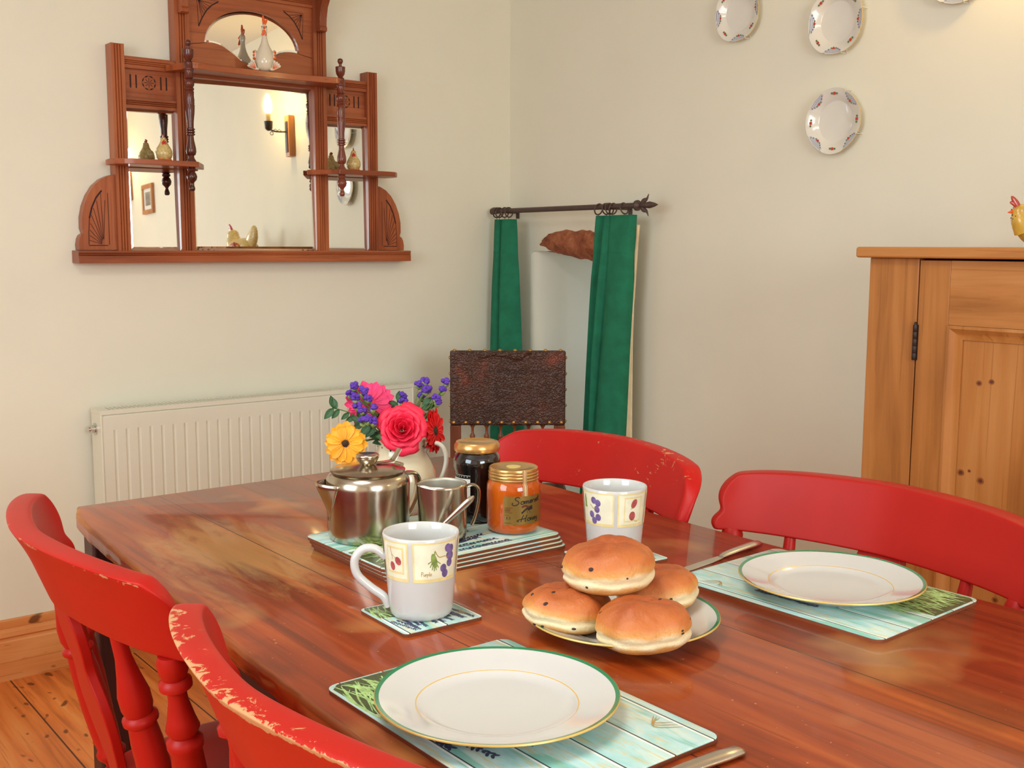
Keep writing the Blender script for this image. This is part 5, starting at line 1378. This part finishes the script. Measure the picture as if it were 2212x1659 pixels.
def strp(t0, t1, e, m):
    mb.grid([[Vector((sp_(a).x*(r+e), sp_(a).y*(r+e), z+e)) for a in (t0, (t0+t1)/2, t1)] for r, z in strip], m)
strp(21, 31, 0, 0); strp(22.4, 23.1, .0003, 1); strp(28.6, 29.3, .0003, 1)
mb.build('paper_seal_strip', ['seal_paper', 'ink'], hj, smooth=60)

# ================================================================ KNIVES
def knife(label, p_tip, p_end, z=TZ):
    a = Vector((*p_tip, z)); b = Vector((*p_end, z)); L = (b-a).length; rz = math.atan2(b.y-a.y, b.x-a.x)
    t = thing('table_knife', label, 'knife', (a.x, a.y, z), rz, 'steel table knives')
    mb = MB(); P = [(0, .002), (.004, -.004), (.012, -.008), (.03, -.0095), (.075, -.009), (L*.5, -.006), (L*.53, -.0035), (L*.53, .0035), (L*.5, .005), (.06, .006), (.015, .0055), (.004, .004)]
    mb.prism(P, .0008, .0022, lambda x, y, h: Vector((x, y, h))); mb.build('blade', 'steel_dull', t, bevel=.0004)
    mb = MB(); pts = [(L*.52, 0, .002), (L*.56, 0, .003), (L*.7, 0, .0038), (L*.88, 0, .004), (L*.97, 0, .0038), (L, 0, .003)]
    mb.tube(pts, [.0022, .0030, .0036, .0040, .0036, .001], 14, flat=((0, 1, 0), 2.2)); mb.build('handle', 'steel_dull', t, smooth=60)
    return t
knife('steel knife beside the right placemat, blade toward the buns', (1.046, .977), (1.252, 1.001))
knife('steel knife at the bottom edge beside the front placemat, only its end in view', (.500, .598), (.712, .580))

# ================================================================ JUG WITH FLOWERS
vx, vy = .9335, 1.466
vs_ = thing('flower_jug', 'cream pottery jug holding the flowers, behind the teapot', 'jug', (vx, vy, TZ))
mb = MB()
prof = [(0, .004), (.036, .003), (.040, 0), (.043, .002), (.047, .015), (.053, .035), (.0565, .055), (.055, .072), (.047, .090), (.040, .102), (.0375, .112), (.039, .1215), (.041, .1245), (.040, .1255), (.037, .122), (.0345, .112), (.037, .1), (.05, .07), (.048, .03), (0, .01)]
mb.lathe(prof, 64, cap=(False, False))
for k in range(16):
    a = 2*PI*k/16; p = cyl(0, a, .115, .0386); T = align((p.x, p.y, 0), p); mb.lathe([(.0011, 0), (.0011, .0005)], 8, 1, T)
p = cyl(0, rad(28), .038, .0540); mb.lathe([(.004, 0), (.004, .0005)], 3, 2, align((p.x, p.y, 0), p))
p = cyl(0, rad(34), .035, .0535); mb.lathe([(.003, 0), (.003, .0006)], 3, 2, align((p.x, p.y, 0), p))
p = cyl(0, rad(12), .033, .0528); mb.lathe([(.003, 0), (.003, .0005)], 4, 1, align((p.x, p.y, 0), p))
mb.build('jug_body', ['cream_china', 'leaf_transfer', 'red_glaze'], vs_, smooth=50)
hd = (FD*math.cos(rad(88))+RD*math.sin(rad(88)))
mb = MB(); pts = spline([hp(.037, .106), hp(.052, .118), hp(.066, .112), hp(.072, .092), hp(.066, .066), hp(.053, .044)], 5); mb.tube(pts, .0038, 12, flat=((hd.y, -hd.x, 0), 1.7)); mb.build('handle', 'flower_china', vs_, smooth=60)
mouth = Vector((vx, vy, TZ+.118))
VW = (CAM-Vector((vx, vy, .9))).normalized()
def stem_to(mb, head, m=0, r=.0016, base=None):
    b = Vector((vx, vy, TZ+.03)) if base is None else Vector(base)
    h = Vector(head); dx = (h-mouth); mth = mouth+Vector((dx.x, dx.y, 0))*(.022/max(.03, Vector((dx.x, dx.y)).length))
    mb.tube(spline([b+Vector((-dx.x, -dx.y, 0))*.12, mth, lerp(mth, h, .6)+Vector((0, 0, .004)), h], 5), r, 8, m)
def gerbera(name, label, c, nrm, R, pm, eye, inner, seed, n=22, pw=.155, er=.24):
    rnd = random.Random(seed); c = Vector(c); nrm = Vector(nrm).normalized()
    t = thing(name, label, 'flower', (vx, vy, TZ+.03))
    T = align(nrm, c)
    mb = MB(); stem_to(mb, c-nrm*.004); mb.build('stem', 'stem', t, world=True, smooth=60)
    for ring, (nn, rr, lift) in enumerate(((n, R, .10), (n-4, R*.86, .22))):
        for k in range(nn):
            a = 2*PI*(k+.5*ring)/nn+rnd.uniform(-.05, .05); L = rr*rnd.uniform(.90, 1.04); w = R*pw*rnd.uniform(.9, 1.1); cur = rnd.uniform(-.12, .10)
            mb = MB(); rows = []
            for i in range(9):
                f = i/8; x = lerp(R*.2, L, f); ww = w*interp([(0, .35), (.25, .75), (.6, 1.0), (.82, .92), (.94, .6), (1, .12)], f)
                z = lift*x*(1-f*.9)+cur*L*f*f*.6+.002*ring
                rows.append([T @ (Matrix.Rotation(a, 3, 'Z') @ Vector((x, s_*ww, z+.0016*abs(s_)))) for s_ in (-1, -.5, 0, .5, 1)])
            mb.grid(rows); mb.build('petal', pm, t, world=True, smooth=80)
    mb = MB(); mb.blob((0, 0, .0), R*er, R*er, R*.10, 20, 10, 0, T=T.to_3x3().to_4x4())
    mb.v = [p+c+nrm*.003 for p in mb.v]
    mb.build('eye', eye, t, world=True)
    mb = MB()
    for k in range(70):
        a = 2*PI*k/70; r = R*rnd.uniform(er*.92, er*1.7); p = T @ Vector((r*math.cos(a), r*math.sin(a), R*.07+rnd.uniform(0, .001))); mb.blob(p, .0012, .0012, .0016, 6, 5)
    mb.build('florets', inner, t, world=True)
    return t
cm = VW
gerbera('gerbera', 'yellow-orange gerbera with dark eye, low on the left of the jug', (.8474, 1.4906, .8826), (-.62, -.74, .18), .0345, 'petal_y', 'eye_dark', 'eye_orange', 1, 16, .20, .17)
gerbera('gerbera', 'bright pink gerbera behind the rose', (.9076, 1.516, .9360), (-.50, -.75, .42), .0405, 'petal_p', 'eye_pink', 'eye_pink', 2, 20, .16, .22)
gerbera('gerbera', 'red gerbera turned sideways at the right of the jug', (.9760, 1.4380, .8966), (.50, -.80, .10), .0375, 'petal_r', 'eye_dark', 'eye_pink', 3)
# rose
rs = thing('rose', 'large open coral-pink rose in the middle of the bunch', 'flower', (vx, vy, TZ+.03))
rc = Vector((.9085, 1.424, .9105)); rn = Vector((-.50, -.80, .36)).normalized(); T = align(rn, rc-rn*.016)
mb = MB(); stem_to(mb, rc-rn*.02); mb.build('stem', 'stem', rs, world=True, smooth=60)
rnd = random.Random(4)
for k in range(25):
    f = k/24; a0 = k*2.39996; span = lerp(1.9, 1.25, f)/2*1.25; Rr = lerp(.0035, .037, f**.85); Ht = lerp(.027, .015, f**1.2); flare = lerp(.02, .95, f**1.4)
    mb = MB(); rows = []
    for i in range(9):
        v = i/8; row = []
        for j in range(13):
            u = -1+j/6; edge = 1-.12*abs(u)**3
            rr = Rr*(.30+.70*math.sin(min(1, v*1.05)*PI/2)**.8)*(1+.02*math.sin(u*6+k))+flare*.008*max(0, v-.65)/.35
            zz = Ht*v**.9*edge - flare*.012*max(0, v-.7)/.3 - .002*abs(u)**2
            a = a0+u*span*(.6+.4*math.sin(PI*min(1, v+.15)))
            row.append(T @ Vector((rr*math.cos(a), rr*math.sin(a), zz+.0007*math.sin(u*9+k*2)*v)))
        rows.append(row)
    mb.grid(rows); o = mb.build('petal', 'rose', rs, world=True, smooth=80); so = o.modifiers.new('thickness', 'SOLIDIFY'); so.thickness = .0007
mb = MB()
for k in range(5): a = k*2*PI/5; mb.tube([T @ Vector((.003*math.cos(a), .003*math.sin(a), -.001)), T @ Vector((.014*math.cos(a), .014*math.sin(a), -.001)), T @ Vector((.028*math.cos(a), .028*math.sin(a), .001))], [.003, .004, .0008], 8, flat=((0, 0, 1), .3))
mb.build('sepals', 'leaf', rs, world=True, smooth=60)
# statice sprigs
def statice(label, heads, seed):
    rnd = random.Random(seed)
    t = thing('statice_sprig', label, 'flower', (vx, vy, TZ+.03), 0, 'purple statice sprigs in the jug')
    mb = MB(); tip = Vector(heads[0]); stem_to(mb, tip, r=.0013)
    for h in heads[1:]:
        h = Vector(h); b = lerp(mouth, tip, .55); mb.tube(spline([b, lerp(b, h, .6)+Vector((0, 0, .002)), h], 3), .0008, 6)
    mb.build('stem', 'stem', t, world=True, smooth=60)
    for h in heads:
        h = Vector(h); mb = MB()
        for q in range(5): d = Vector((rnd.uniform(-1, 1), rnd.uniform(-1, 1), rnd.uniform(-.6, .2))).normalized(); mb.tube([h-Vector((0, 0, .006))+d*.0, h-Vector((0, 0, .002))+d*.004, h+d*.006], [.0022, .0026, .0006], 7)
        mb.build('calyx', 'calyx', t, world=True, smooth=60)
        mb = MB()
        for q in range(7):
            d = Vector((rnd.uniform(-1, 1), rnd.uniform(-1, 1), rnd.uniform(-.5, 1))).normalized()*.0042
            def fr(p, dd): return p*(1+.28*math.sin(dd.x*9+q)*math.sin(dd.y*8)*math.cos(dd.z*7))
            mb.blob(h+Vector((0, 0, .002))+d, .0042, .0042, .0036, 12, 8, fn=fr)
        mb.build('flower_head', 'purple', t, world=True, smooth=30)
statice('tall purple statice spike at the upper left of the bunch', [(.8842, 1.5261, .9657), (.8788, 1.5286, .9520), (.8898, 1.5071, .9547), (.8920, 1.508, .9620)], 1)
statice('purple statice cluster in front of the pink gerbera', [(.8854, 1.4842, .9502), (.8694, 1.4968, .9501), (.8708, 1.4938, .9386), (.8796, 1.461, .9373), (.8709, 1.480, .9329)], 2)
statice('purple statice just above the yellow gerbera', [(.8612, 1.4597, .9189), (.873, 1.4504, .919), (.867, 1.456, .921)], 3)
statice('single purple statice head behind the top of the rose', [(.9481, 1.4856, .9478), (.9500, 1.485, .9400)], 4)
statice('purple statice spray at the top right, left of the other', [(.9846, 1.4734, .971), (.9793, 1.4628, .957), (.9766, 1.4788, .9658), (.9850, 1.466, .9590), (.9794, 1.4739, .946)], 5)
statice('purple statice spray furthest right, near the leather chair', [(1.0103, 1.4528, .969), (1.005, 1.4545, .9565), (.991, 1.4513, .9451), (.993, 1.4513, .9390)], 6)
# leafy sprigs
def leaf(mb, p, d, L, w, nrm, m=0):
    p = Vector(p); d = Vector(d).normalized(); nrm = Vector(nrm).normalized(); s = d.cross(nrm).normalized(); nrm = s.cross(d)
    rows = []
    for i in range(7):
        f = i/6; ww = w*interp([(0, .08), (.2, .75), (.45, 1), (.75, .7), (1, .05)], f)
        rows.append([p+d*L*f+s*ww*k+nrm*(.0018*abs(k)-L*.10*f*f) for k in (-1, -.5, 0, .5, 1)])
    mb.grid(rows, m)
def sprig(label, pts, leaves, seed):
    t = thing('leaf_sprig', label, 'foliage', (vx, vy, TZ+.03), 0, 'leafy sprigs in the jug')
    P = spline(pts, 6); mb = MB(); mb.tube([Vector((vx, vy, TZ+.05))]+list(P), .0009, 6); mb.build('stem', 'stem', t, world=True, smooth=60)
    for f, sd_, L in leaves:
        k = min(len(P)-2, int(f*(len(P)-1))); p = P[k]; tg = (P[k+1]-P[k]).normalized(); s = tg.cross(VW).normalized()
        d = tg*.55+s*sd_ if sd_ else tg
        mb = MB(); leaf(mb, p, d, L, L*.27, VW+Vector((0, 0, .3))); mb.build('leaf', 'leaf', t, world=True, smooth=80)
sprig('small-leaved green sprig reaching out to the left', [(.915, 1.478, .880), (.893, 1.500, .905), (.872, 1.52, .925), (.850, 1.537, .933)],
      [(1, 1, .021), (1, -1, .023), (.92, .9, .019), (.84, -1, .019), (.7, -1, .017), (.58, -1, .019), (.55, 1, .018), (.42, -1, .023), (.3, -1, .022), (.3, 1, .02)], 1)
sprig('dark leafy sprig over the jug rim beside the yellow gerbera', [(.915, 1.462, .880), (.895, 1.462, .905), (.880, 1.470, .912), (.868, 1.48, .915)],
      [(1, .2, .02), (.8, 1, .024), (.7, -1, .024), (.5, -1, .024), (.4, 1, .022), (.25, -1, .026), (.12, -1.2, .028), (.1, 1, .024)], 2)
sprig('green sprig under the rose at the front of the jug rim', [(.920, 1.450, .885), (.905, 1.440, .895), (.893, 1.440, .893)],
      [(1, .3, .022), (.7, -1, .024), (.6, 1, .022), (.4, -1, .024), (.2, -1, .026)], 3)
sprig('upright leafy sprig behind the rose', [(.935, 1.475, .885), (.943, 1.488, .920), (.943, 1.492, .945)],
      [(1, .2, .016), (.9, 1, .02), (.8, -1, .016), (.6, 1, .022), (.6, -1, .022), (.35, 1, .022), (.3, -1, .024)], 4)
sprig('green leaves among the right-hand purple sprays', [(.955, 1.465, .885), (.968, 1.465, .915), (.975, 1.466, .938)],
      [(1, .5, .020), (.8, 1, .024), (.7, -1, .02), (.5, 1, .02), (.4, -1, .02)], 5)
